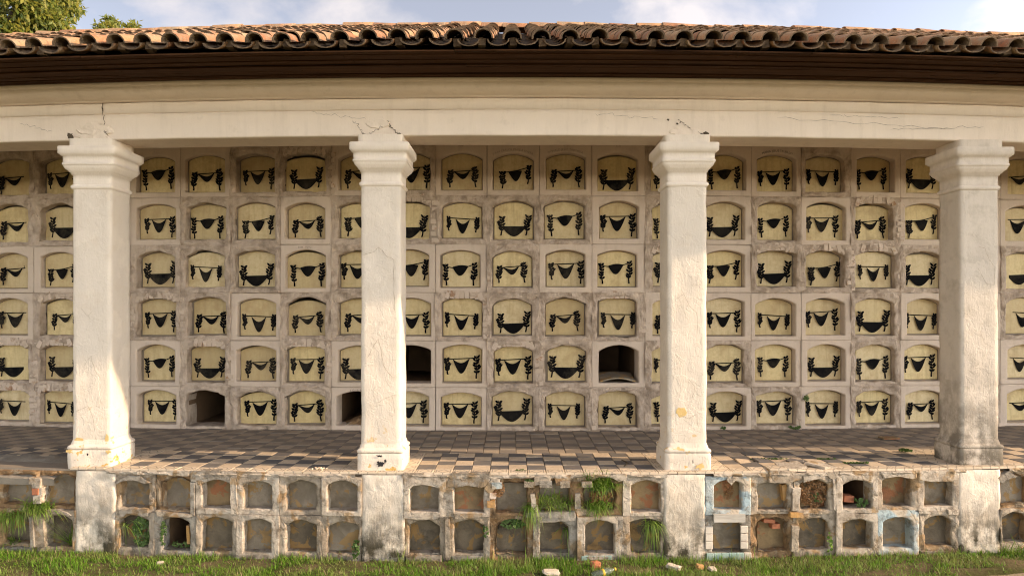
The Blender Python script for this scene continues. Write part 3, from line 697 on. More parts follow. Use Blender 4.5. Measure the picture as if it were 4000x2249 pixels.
for r_ in range(6):
    zt0, zb0 = ROWS[r_]
    for ki, k_ in enumerate(range(-11, 12)):
        typ = TYPES[r_][ki-1] if 1 <= ki <= 21 else 'S'
        cx = NX[k_]; seed = r_*31+k_*7.7
        xl = mid.get(k_-1, cx-.37); xr = mid.get(k_, cx+.37)
        jx = R.uniform(-.015, .015); w = R.uniform(.28, .298); zb = zb0+R.uniform(-.012, .012); zt = zt0+R.uniform(-.012, .012)
        z0, z1 = EDGES[r_+1], EDGES[r_]
        is_open = (r_, k_) in OPEN
        if typ == 'S': proud, rough, amp, mt, sm = R.uniform(.004, .024), R.choice([.15, .25, .5 if R.random() < .25 else .3]), .003, 'plaster_wall', True
        else: proud, rough, amp, mt, sm = R.uniform(-.012, .008), R.uniform(.9, 1.6), R.uniform(.04, .06), 'plaster_rough', False
        if typ == 'S' and rough > .4: rough = .39
        rise = R.uniform(.07, .10); depth = R.uniform(.075, .14) if not is_open else .3
        x0, x1 = cx+jx-w, cx+jx+w
        dxs = R.uniform(.0015, .005) if typ == 'S' else -.002
        s = surround(xl+dxs, xr-dxs, z0+dxs, z1-dxs, x0, x1, zb, zt-rise, zt, YW, proud, rough, seed, depth+.03, amp)
        so = s.build('niche_surround', mt, wt, sm, True); SURR[(r_, k_)] = so
        if typ == 'B':
            nb_ = 9
            for q in range(nb_):
                t = (q+.5)/nb_; a = (t-.5)*1.0; xx = cx+jx+(t-.5)*2*(w+.01); zz = zt-rise+rise*math.sin(PI*t)**.75+.062+R.uniform(-.006, .006)
                if zz+.03 > z1: zz = z1-.03
                if R.random() < .9: link('brick', R.choice(brk), (xx, YW+bow(xx, YW)-.002+R.uniform(-.012, .012), zz), so, (R.uniform(-.1, .1), -a*-.9*-1+R.uniform(-.08, .08), slope(xx)))
        if typ == 'B' or (typ == 'R' and R.random() < .12):
            for q in range(7):
                zz = z0+.06+q*.088
                if zz < z1-.05: link('brick', R.choice(brk), (xr+R.uniform(-.01, .01), YW+bow(xr, YW)+.004+R.uniform(-.012, .008), zz), so, (0, PI/2+R.uniform(-.06, .06), slope(xr)))
        if is_open:
            inn, _ = arch_contour(x0-.01, x1+.01, zb-.01, zt-rise, zt+.01, 5, 12, 5); c = MB()
            rows = [[(x+.012*N3(x*7, z*7, q), YW+.1+q*.3, z+.012*N3(x*7, z*7, q+9)) for x, z in inn] for q in range(7)]
            c.grid(rows, True); c.poly(rows[-1]); c.build('niche_chamber', 'chamber', wt, bend=True)
            continue
        off = R.uniform(-.012, .03)*(1 if R.random() < .5 else .3)
        gap = .0 if R.random() > .12 else R.uniform(.015, .03)
        if (r_, k_) in ((0, -4), (3, -4)): gap = .045
        yp = YW+depth
        sgn = 1 if k_ < 0 else -1
        if not gap: slab(x0-.01, x1+.01, zb-.012, zt-rise, zt+.012, yp+.01, .02, seed+1, .004).build('mortar_bed', 'mortar', wt, True, True)
        mg = .012 if not gap else -.004
        pl = slab(x0+mg+max(0, off), x1-mg, zb+mg*1.3, zt-rise-gap*.7-mg*.4, zt-mg*.6-gap, yp, .03, seed).build('plaque', 'plaque_cream', wt, False, True)
        me = mot_me[PICK[r_][ki-1] if 1 <= ki <= 21 else R.randint(0, 5)]
        sc = R.uniform(.98, 1.1); mx_ = cx+jx+R.uniform(-.02, .02)+off*.5; mz = zb+R.uniform(.20, .24)
        mo = link('painted_motif', me, (mx_, yp+bow(mx_, yp)-.009, mz), pl, (0, R.uniform(-.03, .03), slope(cx))); mo.scale = (sc*1.03, 1, sc*1.12)
def T_(r_, k_, body, size, dz, rad, mat='letter_paint'):
    so = SURR[(r_, k_)]; txt(body, size, NX[k_], ROWS[r_][0]+dz, rad, YW-.042, mat, so)
T_(0, 0, 'JOHN CARLOS PINEDA RIVERA', .042, .02, .62); T_(0, 1, 'DONALD JESUS TABORDA', .042, .02, .62); T_(0, 5, 'MARIA JESUS TRUJILLO', .044, .02, .62, 'letter_dark')
T_(0, -1, '5268', .035, .075, 0); T_(0, 0, '5269', .035, .085, 0); T_(0, 1, '5270', .035, .085, 0); T_(0, 2, '5226', .035, .075, 0); T_(0, -3, 'FLAMINIO', .05, .03, .62)
T_(2, -4, '5168    TOTU', .032, .03, 0, 'letter_dark'); T_(5, -3, '+ G I L B E', .045, .012, .62, 'letter_dark'); T_(0, 7, '5294', .033, .06, 0)
# fallen slab lying in the open niche, and rubble in the other
cx = NX[2]; b = MB(); rows = []
for j in range(5): rows.append([(cx-.25+.5*i/10, YW-.03+.11*j, .70+.05*math.sin(PI*i/10)*(1-j/6)+.02*j+.006*N3(i, j, 3)) for i in range(11)])
rows += [[(x, y, z-.018) for x, y, z in rw] for rw in rows[::-1]]; rows.append(rows[0]); b.grid(rows)
tag(b.build('fallen_slab', 'panel_concrete', bend=True), 'warped grey slab lying in the open niche of the fifth row', 'slab')
b = MB(); rows = []
cx = NX[-3]
for j in range(10): rows.append([(cx-.24+.48*i/16, YW+.06+.07*j, .05+max(-.03, .10*math.sin(PI*j/9)*math.sin(PI*i/16)+.03*fbm(i*.4, j*.4, 2))) for i in range(17)])
b.grid(rows); tag(b.build('rubble_heap', 'podium_earth', bend=True), 'earthy rubble heap inside the open bottom niche beside the second column', 'rubble')
# back shell, and unseen end planes added to keep outside light from entering sideways
shl = MB(); shl.grid([[(x, YW+2.6, z) for x in XS] for z in (GZ, 4.5)]); shl.build('back_shell', 'mortar', wt, bend=True)
for ex in (-XEND+.1, XEND-.1):
    ew = MB(); ew.grid([[(ex, y, z) for y in (7.6, YW, YW+2.6)] for z in (0., 4.1)]); ew.build('end_light_stop', 'plaster_wall', wt, bend=True)

# ------------------------------------------------------------------ podium with small niches
YP = 7.265
pt = thing('podium_wall', 'weathered podium of small arched niches below the gallery floor', 'wall', (0, YP, GZ))
BAYS = [[-165, -60, 45, 150], [337, 443, 545, 649, 758, 862], [1067, 1179, 1286, 1394, 1508, 1624], [1830, 1944, 2047, 2153, 2255, 2359], [2550, 2655, 2760]]
pier_e = [(c-.235, c+.235) for c in COLX]
pier_e[0] = (px(192, YP), px(291, YP)); pier_e[1] = (px(910, YP), px(1018, YP)); pier_e[2] = (px(1668, YP), px(1772, YP)); pier_e[3] = (px(2408, YP), px(2512, YP))
PR = [(-.095, -.417), (-.515, -.862)]; PE = [-.055, -.466, GZ-.08]
PT = {  # (bay, row): one letter per cell  W white proud, P plaster rough, G grey, E bare earth, B blue, K painted frame
    (0, 0): 'PPEE', (0, 1): 'GGEP', (1, 0): 'PEWWPK', (1, 1): 'PGPWPP', (2, 0): 'WWEEEW', (2, 1): 'PPEGWP', (3, 0): 'BPPWPW', (3, 1): 'GEPWBP', (4, 0): 'EPP', (4, 1): 'PPP'}
MATP = {'W': 'podium_white', 'P': 'podium_plaster', 'G': 'podium_grey', 'E': 'podium_earth', 'B': 'podium_blue', 'K': 'podium_white'}
POPEN = {(1, 1, 1), (3, 0, 3)}
CELL = {}
for bi, cs in enumerate(BAYS):
    X = [px(c, YP) for c in cs]
    lo = pier_e[bi-1][1] if bi else X[0]-.23; hi = pier_e[bi][0] if bi < 4 else X[-1]+.23
    if bi == 0: lo = X[0]-.25
    bd = [lo]+[(a+c)/2 for a, c in zip(X, X[1:])]+[hi]
    for r_ in (0, 1):
        for i, cx in enumerate(X):
            ty = PT[(bi, r_)][i]; zt, zb = PR[r_]; zt += R.uniform(-.02, .012); zb += R.uniform(-.012, .015); w = R.uniform(.152, .17)
            rough = {'W': .5, 'P': 1.0, 'G': .7, 'E': 1.6, 'B': .4, 'K': .3}[ty]; amp = {'W': .009, 'P': .020, 'G': .012, 'E': .040, 'B': .006, 'K': .004}[ty]
            proud = {'W': .018, 'P': .0, 'G': .004, 'E': -.035, 'B': .014, 'K': .035}[ty]+R.uniform(-.012, .012)
            if bi == 0 and r_ == 0: zt = -.10; w = .185; zb = -.42
            rise = R.uniform(.045, .065) if not (bi == 0 and r_ == 0) else .02
            if rough > .4 and ty == 'W': pass
            dep = R.uniform(.09, .13); op = (bi, r_, i) in POPEN
            x0, x1 = max(cx-w, bd[i]+.03), min(cx+w, bd[i+1]-.03); seed = bi*17+r_*5+i*3.3
            s = surround(bd[i]+.001, bd[i+1]-.001, PE[r_+1]+.002, PE[r_]-.002, x0, x1, zb, zt-rise, zt, YP, proud, rough, seed, dep+.03, amp, 6)
            so = s.build('niche_surround', MATP[ty], pt, ty in 'BK', True); CELL[(bi, r_, i)] = (so, x0, x1, zb, zt, YP+dep)
            if op:
                inn, _ = arch_contour(x0-.01, x1+.01, zb-.01, zt-rise, zt+.01, 5, 10, 5); c = MB()
                rows = [[(x, YP+.1+q*.2, z) for x, z in inn] for q in range(4)]; c.grid(rows, True); c.poly(rows[-1]); c.build('niche_chamber', 'chamber', pt, bend=True)
            else:
                pm_ = 'panel_dark' if r_ == 1 and R.random() < .75 else R.choice(['panel_concrete', 'panel_concrete', 'panel_ochre'])
                if bi == 0 and r_ == 0: pm_ = 'panel_concrete'
                if (bi, r_, i) in ((3, 1, 1),): pm_ = 'panel_ochre'
                slab(x0-.02, x1+.02, zb-.02, zt-rise, zt+.012, YP+dep, .03, seed, .02, rings=4).build('niche_panel', pm_, pt, True, True)
for i, (a, c) in enumerate(pier_e):
    b = MB(); rows = []; nx_ = 18; nz = 34; cx = COLX[i]
    for j in range(nz+1):
        z = -.03+(GZ-.1+.03)*j/nz; rr = []
        aa, cc = a+.012*fbm(z*7, i, 1), c+.012*fbm(z*7, i, 5)
        rr.append((aa, YP+.09, z))
        for q in range(nx_+1):
            x = aa+(cc-aa)*q/nx_; rr.append((x, YP-.022+(.006 if q in (0, nx_) else 0)-.012*fbm(x*4, z*4, i*5, 5)-.005*N3(x*19, z*19, i)+(.01 if j == 0 else 0), z))
        rr.append((cc, YP+.09, z)); rows.append(rr)
    b.grid(rows); b.build('pier', 'plaster_pier', pt, True, True)
core = MB(); core.grid([[(x, y, z) for x in XS] for y, z in ((YP+.22, -.05), (YP+.035, -.05), (YP+.035, -.075), (YP+.22, -.075))]); core.build('slab_bed', 'podium_earth', pt, bend=True)
core = MB(); core.grid([[(x, y, z) for x in XS] for y, z in ((YP+.8, 0-.04), (YP+.8, GZ))]); core.build('fill_wall', 'mortar', pt, bend=True)
for e in (-.466, -.93):
    core = MB(); core.grid([[(x, y, z) for x in XS] for y, z in ((YP+.3, e-.04), (YP+.03, e-.04), (YP+.03, e+.03), (YP+.3, e+.03))]); core.build('masonry_course', 'podium_earth', pt, bend=True)
# footing under the lower niches
# bricks that show in the podium
def pbrick(x, z, y, sx, sz, mat, rot=0., sy=.05):
    b = MB(); b.box(-sx/2, sx/2, -sy, sy, -sz/2, sz/2); b.v = [(a+.006*N3(a*30+x, c*30, 1), d+.008*N3(c*30, a*30+x, 2), c+.006*N3(a*30, d*30, x)) for a, d, c in b.v]
    m, _ = b.mesh('brick', mat, origin=(0,0,0)); link('brick', m, (x, y+bow(x), z), pt, (0, rot, slope(x)))
xb = px(98, YP)
pbrick(xb-.01, -.15, YP-.005, .13, .07, 'podium_plaster', .08); pbrick(xb+.0, -.20, YP+.005, .09, .05, 'podium_plaster'); pbrick(xb-.005, -.262, YP+.0, .07, .07, 'brick_red', .03); pbrick(xb+.03, -.27, YP+.012, .07, .09, 'podium_white', -.04); pbrick(xb+.012, -.35, YP+.004, .085, .09, 'podium_white', -.05)
pbrick(px(100, YP)+.02, -.70, YP+.01, .11, .34, 'podium_plaster', -.08); pbrick(px(97, YP)-.035, -.70, YP-.012, .04, .33, 'podium_grey', -.07)
for i_, (p_, z_, sx_, sz_, mt_) in enumerate([(1938, -.555, .12, .04, 'brick_red'), (1955, -.615, .09, .05, 'brick_red'), (1978, -.25, .055, .17, 'brick_orange'), (2000, -.47, .14, .05, 'brick_orange'), (1250, -.13, .11, .07, 'podium_blue'), (1235, -.33, .08, .07, 'brick_orange'), (1240, -.24, .07, .06, 'brick_painted'),
      (1330, -.12, .10, .06, 'podium_plaster'), (1372, -.115, .13, .07, 'podium_grey'), (1420, -.12, .10, .07, 'podium_plaster'), (1475, -.12, .11, .06, 'podium_plaster'), (1342, -.33, .05, .12, 'podium_white'), (1452, -.30, .06, .16, 'podium_grey'), (1340, -.25, .05, .05, 'podium_white'), (1345, -.44, .20, .05, 'podium_grey'), (1400, -.45, .18, .05, 'podium_grey')]):
    pbrick(px(p_, YP), z_, YP+(.09 if mt_ == 'brick_red' or i_ == 2 else .01), sx_, sz_, mt_, R.uniform(-.08, .08))
pbrick(px(2143, YP), -.34, YP+.12, .11, .07, 'brick_red', .1)
pbrick(px(468, YP), -.72, YP+.10, .035, .2, 'brick_orange', -.06)
# broken plaster plates, each outline measured on the photograph and set on the podium face
def plate(pts, ox, oy, k_, mat, th=.03, proud=.03):
    q = []
    for u, v in pts:
        pxx, pyy = ox+u/k_, oy+v/k_; x = (pxx-2000)/F*YP
        for _ in range(6): x = (pxx-2000)/F*(YP+bow(x))
        q.append((x, CAMZ-(pyy-1190)/F*(YP+bow(x))))
    o = []
    for i, a_ in enumerate(q):
        c_ = q[(i+1) % len(q)]; n_ = max(1, int(math.dist(a_, c_)/.03))
        for j in range(n_):
            t = j/n_; x, z = a_[0]+(c_[0]-a_[0])*t, a_[1]+(c_[1]-a_[1])*t; o.append((x+.006*N3(x*30, z*30, 1), z+.006*N3(x*30, z*30, 7)))
    cx = sum(x for x, z in o)/len(o); cz = sum(z for x, z in o)/len(o); b = MB()
    rows = [[(x, YP+.05, z) for x, z in o], [(x, YP-proud+.006+.004*N3(x*20, z*20, 3), z) for x, z in o], [(x+(cx-x)*.05, YP-proud-.004*N3(x*9, z*9, 2), z+(cz-z)*.05) for x, z in o]]
    b.grid(rows, True); b.poly(rows[-1]); b.build('plaster_plate', mat, pt, bend=True)
A = (1328, 1563, 1.94)
for pts, m_ in [([(845,545),(1140,545),(1145,590),(1105,650),(1060,655),(960,640),(880,655),(805,650),(815,600)], 'podium_grey'), ([(1148,575),(1215,590),(1210,640),(1130,710),(1095,660),(1140,600)], 'podium_white'),
      ([(500,655),(560,615),(690,590),(780,600),(795,665),(770,665),(690,640),(620,632),(550,642),(510,670)], 'podium_white'), ([(485,545),(640,545),(632,595),(500,645),(482,630)], 'podium_plaster'),
      ([(782,670),(855,665),(865,850),(830,870),(782,860)], 'podium_grey'), ([(482,665),(512,665),(518,850),(484,860)], 'podium_white'), ([(482,862),(780,862),(782,882),(640,900),(484,885)], 'podium_white'),
      ([(865,850),(1080,850),(1080,875),(870,892)], 'podium_plaster'), ([(1445,842),(1780,835),(1790,905),(1500,922),(1450,900)], 'podium_grey'), ([(1447,790),(1500,788),(1505,838),(1447,838)], 'podium_white'),
      ([(797,895),(833,892),(842,1200),(802,1208)], 'podium_plaster'), ([(2107,890),(2143,890),(2150,1165),(2112,1165)], 'podium_grey'), ([(842,1170),(1080,1170),(1062,1202),(852,1206)], 'podium_grey'),
      ([(1470,640),(1590,625),(1600,560),(1470,575)], 'podium_plaster'), ([(1620,570),(1750,560),(1745,630),(1640,640)], 'podium_earth'), ([(500,1170),(770,1165),(775,1220),(640,1235),(510,1215)], 'podium_plaster'), ([(2060,548),(2170,550),(2165,600),(2110,610),(2065,585)], 'podium_white')]:
    plate(pts, *A, m_)
A = (0, 1700, 2.576)
for pts, m_ in [([(1720,345),(1915,350),(1915,400),(1880,405),(1760,395),(1718,380)], 'podium_white'), ([(1922,348),(2230,345),(2225,400),(2100,415),(2020,440),(1990,460),(1930,455)], 'podium_grey'), ([(1927,462),(1970,462),(1970,800),(1927,795)], 'podium_grey'),
      ([(2325,410),(2390,352),(2395,790),(2332,790)], 'podium_white'), ([(1570,748),(1920,782),(1960,800),(1920,815),(1590,802)], 'podium_plaster'), ([(1165,460),(1300,395),(1420,400),(1520,470),(1480,475),(1350,440),(1240,452),(1180,485)], 'podium_grey'),
      ([(1205,740),(1490,737),(1500,800),(1430,810),(1400,772),(1280,777),(1250,805),(1212,800)], 'podium_grey'), ([(385,1140),(825,1150),(825,1255),(390,1240)], 'podium_grey'), ([(0,1120),(350,1115),(350,1205),(0,1245)], 'podium_grey'),
      ([(2240,350),(2380,350),(2385,395),(2300,405),(2245,390)], 'podium_white'), ([(2390,350),(2700,365),(2690,440),(2560,455),(2430,470),(2395,480)], 'podium_plaster'), ([(490,740),(600,735),(690,765),(740,800),(600,775),(500,775)], 'podium_white')]:
    plate(pts, *A, m_)
A = (3000, 1700, 2.576)
for pts, m_ in [([(0,345),(250,352),(335,382),(325,430),(200,475),(60,470),(0,465)], 'podium_plaster'), ([(345,372),(565,372),(560,420),(440,440),(350,468)], 'podium_white'), ([(575,370),(700,352),(695,430),(615,430)], 'podium_plaster'), ([(640,430),(695,430),(700,760),(650,740)], 'podium_white'),
      ([(705,350),(1105,352),(1105,395),(705,392)], 'podium_plaster'), ([(1115,355),(1480,345),(1485,420),(1440,430),(1300,405),(1160,420)], 'podium_white'), ([(1500,350),(1905,330),(1905,420),(1840,455),(1600,455),(1500,440)], 'podium_white'), ([(1080,745),(1470,742),(1478,790),(1300,812),(1090,800)], 'podium_blue'),
      ([(1500,738),(1620,745),(1625,780),(1500,775)], 'podium_white'), ([(1795,740),(1905,735),(1905,790),(1800,785)], 'podium_white'), ([(235,525),(325,520),(300,750),(235,755)], 'podium_white'), ([(235,900),(310,895),(290,1160),(225,1160)], 'podium_plaster'), ([(2290,420),(2400,350),(2500,405),(2380,440),(2340,480)], 'podium_grey'), ([(1520,1150),(1910,1165),(1915,1300),(1530,1290)], 'podium_grey')]:
    plate(pts, *A, m_)
# plank, heart and tiles on the blue framed niche
so, x0, x1, zb, zt, yp = CELL[(3, 0, 0)]
b = MB(); rows = []
for (y, z) in ((YP-.012, -.452), (YP-.055, -.452), (YP-.057, -.53), (YP-.012, -.53)): rows.append([(x0-.01+(x1-x0+.03)*i/10, y+.002*N3(i, z*9, 3), z+.003*N3(i*.7, z*30, 1)) for i in range(11)])
rows.append(rows[0]); b.grid(rows); b.poly([r__[0] for r__ in rows[:4]]); b.poly([r__[-1] for r__ in rows[:4]]); b.build('plank', 'wood_grey', pt, bend=True)
hp = []
for i in range(30):
    a = 2*PI*i/30; hp.append((.0031*16*math.sin(a)**3*.98, .0031*(13*math.cos(a)-5*math.cos(2*a)-2*math.cos(3*a)-math.cos(4*a))))
hx = (x0+x1)/2+.03
b = MB(); rows = [[(hx+x*k_, y, -.072+z*k_-.02) for x, z in hp] for y, k_ in ((YP, 1), (YP-.032, 1), (YP-.037, .93))]; b.grid(rows, True); b.poly(rows[-1])
heart = b.build('heart_plaque', 'podium_white', pt, False, True)
for q in range(3): strip([(hx-.03+.007*i, -.085-.012*q+.004*math.sin(i*2.1+q)) for i in range(9)], .0012, YP-.0385, 'scratched_line', 'crack', heart)
ttm = tile_mesh('t', 0, .082, .082).mesh('wall_tile', 'tile_teal', origin=(0,0,0))[0]; tcm = tile_mesh('t', 0, .082, .082).mesh('wall_tile', 'tile_cream', origin=(0,0,0))[0]
tx0 = px(1775, YP)
for i in range(6):
    for j in range(2):
        m = tcm if (i == 5 and j == 0) else ttm
        xx = tx0+.04+.0815*i
        if i < 6: link('wall_tile', m, (xx, YP+bow(xx)-.03, -.905-.082*j), pt, (PI/2, 0, 0))
for j in range(3):
    for xx in (tx0+.03, tx0+.41): link('wall_tile', tcm, (xx, YP+bow(xx)-.026, -.62-.0825*j), pt, (PI/2, 0, R.uniform(-.01, .01)))
for i in range(4): xx = px(1470, YP)+.083*i; link('wall_tile', ttm, (xx, YP+bow(xx)-.028, -.915), pt, (PI/2, 0, 0))

# ------------------------------------------------------------------ vegetation
def blade(b, base, dirx, diry, h, w, droop, n=4, stiff=1.):
    bx, by, bz = base; d = math.hypot(dirx, diry) or 1; ux, uy = dirx/d, diry/d; px_, py_ = -uy, ux; L1 = []; L2 = []
    for i in range(n+1):
        t = i/n; out_ = d*t; z = h*t*stiff-droop*t*t; ww = w*(1-t)**.7*.5+.0002
        x, y = bx+ux*out_, by+uy*out_; L1.append((x-px_*ww, y-py_*ww, bz+z)); L2.append((x+px_*ww, y+py_*ww, bz+z))
    b.grid([L1, L2])
gb = MB()
def in_path(x, y): return 4.45 < x < 8 and y-bow(x)*.3 < 6.98
nb = 0
while nb < 60000:
    x = R.uniform(-7.6, 7.6); v = R.uniform(5.4, 7.27); y = v+bow(x)
    if v < 6.5 and R.random() < .82: continue
    dn = fbm(x*1.6, v*3.2, 4)
    if dn < -.18 and R.random() < .75: continue
    if in_path(x, y) and R.random() < .95: continue
    h = R.uniform(.018, .052)*(1+.7*dn)+(R.random() < .07)*R.uniform(.02, .06)
    if v > 7.13: h *= R.uniform(.8, 1.5)
    if -.3 < x < 2.6: h *= 1.4
    blade(gb, (x, y, GZ+.012+.03*fbm(x*1.3, y*1.3, 3)), R.gauss(0, .022), R.gauss(0, .022)-.004, h, R.uniform(.004, .0075), h*R.uniform(0, .5), 3); nb += 1
struct(gb.build('grass', 'grass', origin=(0, 7, GZ)), 'stuff')
def tuft(name, label, x, y, z, n, spread, h, droop, mat='grass_fresh', group=None, w=.010, outy=-.07):
    b = MB()
    for _ in range(int(n*.55)):
        a = R.uniform(0, 2*PI); s_ = spread*math.sqrt(R.random()); hh = h*R.uniform(.5, 1.7)
        blade(b, (x+s_*math.cos(a), y+bow(x)+.02*math.sin(a), z+.3*s_*math.sin(a)), R.gauss(0, .085)*(.4+h/.15), outy*R.uniform(.2, 1.6), hh, w*R.uniform(.5, 1.2), droop*R.uniform(.2, 2.0), 7)
    return tag(b.build(name, mat), label, 'plant', group)
G1 = 'grass tufts rooted in the podium'
yF = YP+.02
tuft('grass_tuft', 'bright thick grass tuft sprouting high in the middle bay podium', px(1512, YP), yF, -.16, 620, .15, .15, .12, group=G1)
tuft('grass_tuft', 'grass fringe hanging below the thick tuft in the middle bay', px(1505, YP), yF+.02, -.36, 420, .14, .10, .13, group=G1)
tuft('grass_tuft', 'sprawling thin grass over the broken niche left of the thick tuft', px(1390, YP), yF, -.33, 420, .22, .13, .12, group=G1)
tuft('grass_tuft', 'grass straggling down the broken wall edge above the ivy patch', px(1335, YP), yF-.02, -.36, 200, .06, .08, .20, group=G1)
tuft('grass_tuft', 'grass clump drooping over the last niche before the third column', px(1640, YP), yF-.01, -.56, 150, .07, .11, .22, group=G1)
tuft('grass_tuft', 'grass tuft on the ledge left of the leftmost column', px(95, YP), yF-.03, -.46, 480, .17, .12, .13, group=G1)
tuft('grass_tuft', 'grass spilling over the ledge at the far left edge', px(22, YP), yF-.03, -.53, 320, .18, .06, .14, group=G1)
tuft('grass_tuft', 'tall thin grass standing inside the niche beside the leftmost column', px(180, YP), yF+.04, -.86, 110, .07, .22, .03, group=G1)
tuft('grass_tuft', 'long grass arching out of the ivy niche right of the leftmost column', px(315, YP), yF, -.62, 26, .05, .16, .24, group=G1, outy=-.08)
tuft('grass_tuft', 'little grass sprout hanging in the lower fourth niche of the middle bay', px(1425, YP), yF+.05, -.62, 30, .05, .05, .14, group=G1)
tuft('grass_tuft', 'grass seedling at the foot of the pier of the second column', px(1008, YP), yF-.05, GZ, 16, .03, .16, .02, group=G1)
tuft('grass_tuft', 'upright grass clump at the right edge foot of the podium', px(2540, YP), yF-.12, GZ, 160, .2, .14, .05, group=G1)
tuft('grass_tuft', 'small grass sprout on the floor edge above the thick tuft', px(1480, YE), YE-.01, -.04, 40, .03, .06, .02, group=G1)
tuft('grass_tuft', 'grass poking from the bottom niche at the far left edge', px(20, YP), yF+.03, -.87, 120, .12, .07, .03, group=G1)
def ivy(name, label, x, y, z, rx, rz, n, size, mat='ivy', cat='creeper', group='creepers and weeds on the masonry', flat=False):
    b = MB()
    for _ in range(n):
        a = R.uniform(0, 2*PI); q = math.sqrt(R.random()); dx = rx*q*math.cos(a); dz = rz*q*math.sin(a); yy = y+bow(x, y)-R.uniform(0, .035)*(1-.5*q)
        if not flat and fbm((x+dx)*14, z+dz*14, 3) < -.2: continue
        s_ = size*R.uniform(.5, 1.2); m_ = Matrix.Rotation(R.uniform(0, 6.3), 3, 'Y') @ Matrix.Rotation(R.uniform(-.9, .9), 3, 'X') @ Matrix.Rotation(R.uniform(-.7, .7), 3, 'Z')
        if flat: c = Vector((x+dx, y+bow(x, y)+dz, z+R.uniform(.002, .018))); m_ = Matrix.Rotation(PI/2, 3, 'X') @ m_
        else: c = Vector((x+dx, yy, z+dz))
        pts = [(math.cos(t)*s_*(1+.18*math.cos(3*t)), 0, math.sin(t)*s_*(1+.18*math.cos(3*t))) for t in [2*PI*k_/7 for k_ in range(7)]]
        b.poly([tuple(m_ @ Vector(p_)+c) for p_ in pts])
    return tag(b.build(name, mat), label, cat, group)
ivy('creeper', 'dark green ivy filling the lower niche right of the leftmost column', px(352, YP), YP+.04, -.69, .10, .17, 520, .013)
ivy('creeper', 'ivy strand down the left side of the black square hole', px(412, YP), YP+.0, -.69, .035, .14, 170, .011)
ivy('creeper', 'low ivy along the floor of the black square hole', px(448, YP), YP+.08, -.83, .12, .03, 90, .011)
ivy('creeper', 'climbing weed with round leaves left of the second column pier', px(897, YP), YP-.02, -.82, .04, .12, 90, .014)
ivy('creeper', 'dark ivy under the arch of the third lower middle bay niche', px(1290, YP), YP+.03, -.555, .13, .05, 170, .014)
ivy('creeper', 'small ivy cluster below the floor edge in the middle bay', px(1330, YP), YP-.01, -.10, .06, .03, 60, .012)
ivy('creeper', 'leafy cluster growing inside the open upper niche of the right bay', px(2168, YP), YP+.03, -.37, .08, .05, 40, .018)
ivy('creeper', 'green leaves in the root filled upper niche of the right bay', px(2060, YP), YP+.05, -.30, .06, .06, 36, .015)
ivy('creeper', 'slender leafy weed before the third lower niche of the right bay', px(2080, YP), YP-.05, -.80, .025, .14, 40, .014, 'grass_fresh')
ivy('creeper', 'ivy trailing beside the second lower niche of the middle bay', px(1222, YP), YP-.0, -.62, .03, .07, 60, .012)
ivy('dry_roots', 'mat of dry brown roots filling an upper niche of the right bay', px(2049, YP), YP+.05, -.25, .15, .17, 900, .010, 'dry_root', 'roots', None)
ivy('dry_roots', 'brown root fringe under the floor edge of the middle bay', px(1255, YP), YP+.0, -.17, .06, .09, 220, .008, 'dry_root', 'roots', None)
ivy('dry_roots', 'brown root web hanging in the blue framed niche', px(1838, YP), YP+.085, -.23, .05, .10, 160, .008, 'dry_root', 'roots', None)
ivy('dry_roots', 'dry brown thatch under the thick grass tuft', px(1512, YP), YP+.05, -.30, .14, .11, 700, .011, 'dry_root', 'roots', None)
ivy('floor_weed', 'green weed line in the tile joints behind the heaved tiles', 2.95, YE+.52, .0, .22, .03, 150, .012, flat=True)
ivy('floor_weed', 'weed patch on the heaved tile edge of the right bay', px(2010, YE), YE+.13, .0, .07, .05, 60, .012, flat=True)
ivy('floor_weed', 'round leafy weed on the floor left of the rightmost column', px(2282, 8.0), 8.05, .02, .07, .05, 70, .018, flat=True)
ivy('floor_weed', 'flat weed patch on the tiles nearer the rightmost column', px(2185, YE), YE+.28, .0, .15, .03, 110, .011, flat=True)
ivy('floor_weed', 'thin weed streak in the joints mid right bay', px(2130, YE), YE+.5, .0, .12, .015, 60, .010, flat=True)
ivy('floor_weed', 'tiny weeds on the tile border of the middle bay', px(1310, YE), YE+.08, .0, .08, .012, 40, .008, flat=True)
ivy('creeper', 'green sprig at the left corner of a bottom plaque in the right bay', px(2025, YW), YW-.03, .44, .035, .05, 50, .014)
ivy('creeper', 'low green weed at the wall foot under the bottom plaques', px(1995, YW), YW-.03, .03, .09, .025, 60, .014)
ivy('creeper', 'tiny green weed at the wall foot beside the third column', px(1817, YW), YW-.03, .03, .04, .02, 30, .012)

# ------------------------------------------------------------------ loose things
def rock(name, label, cat, x, y, z, sx, sy, sz, mat, rz, seed, group=None):
    b = MB(); rows = []
    for i in range(9):
        th = PI*i/8; rr = []
        for j in range(14):
            ph = 2*PI*j/14; v = Vector((math.sin(th)*math.cos(ph), math.sin(th)*math.sin(ph), math.cos(th)))
            v = Vector((math.copysign(abs(v.x)**.45, v.x), math.copysign(abs(v.y)**.45, v.y), math.copysign(abs(v.z)**.45, v.z)))
            k_ = 1+.28*fbm(v.x*1.2+seed, v.y*1.2, v.z*1.2, 3); rr.append((v.x*sx*k_, v.y*sy*k_, v.z*sz*k_))
        rows.append(rr)
    b.grid(rows, True); m, _ = b.mesh(name, mat, origin=(0,0,0)); return tag(link(name, m, (x, y, z+sz*.6), rot=(.05, .08, rz)), label, cat, group)
rock('brick_chunk', 'broken red brick chunk in the grass beside the bottle', 'brick', px(1498, 7.0), 7.03, GZ+.03, .05, .035, .038, 'brick_red', .4, 1)
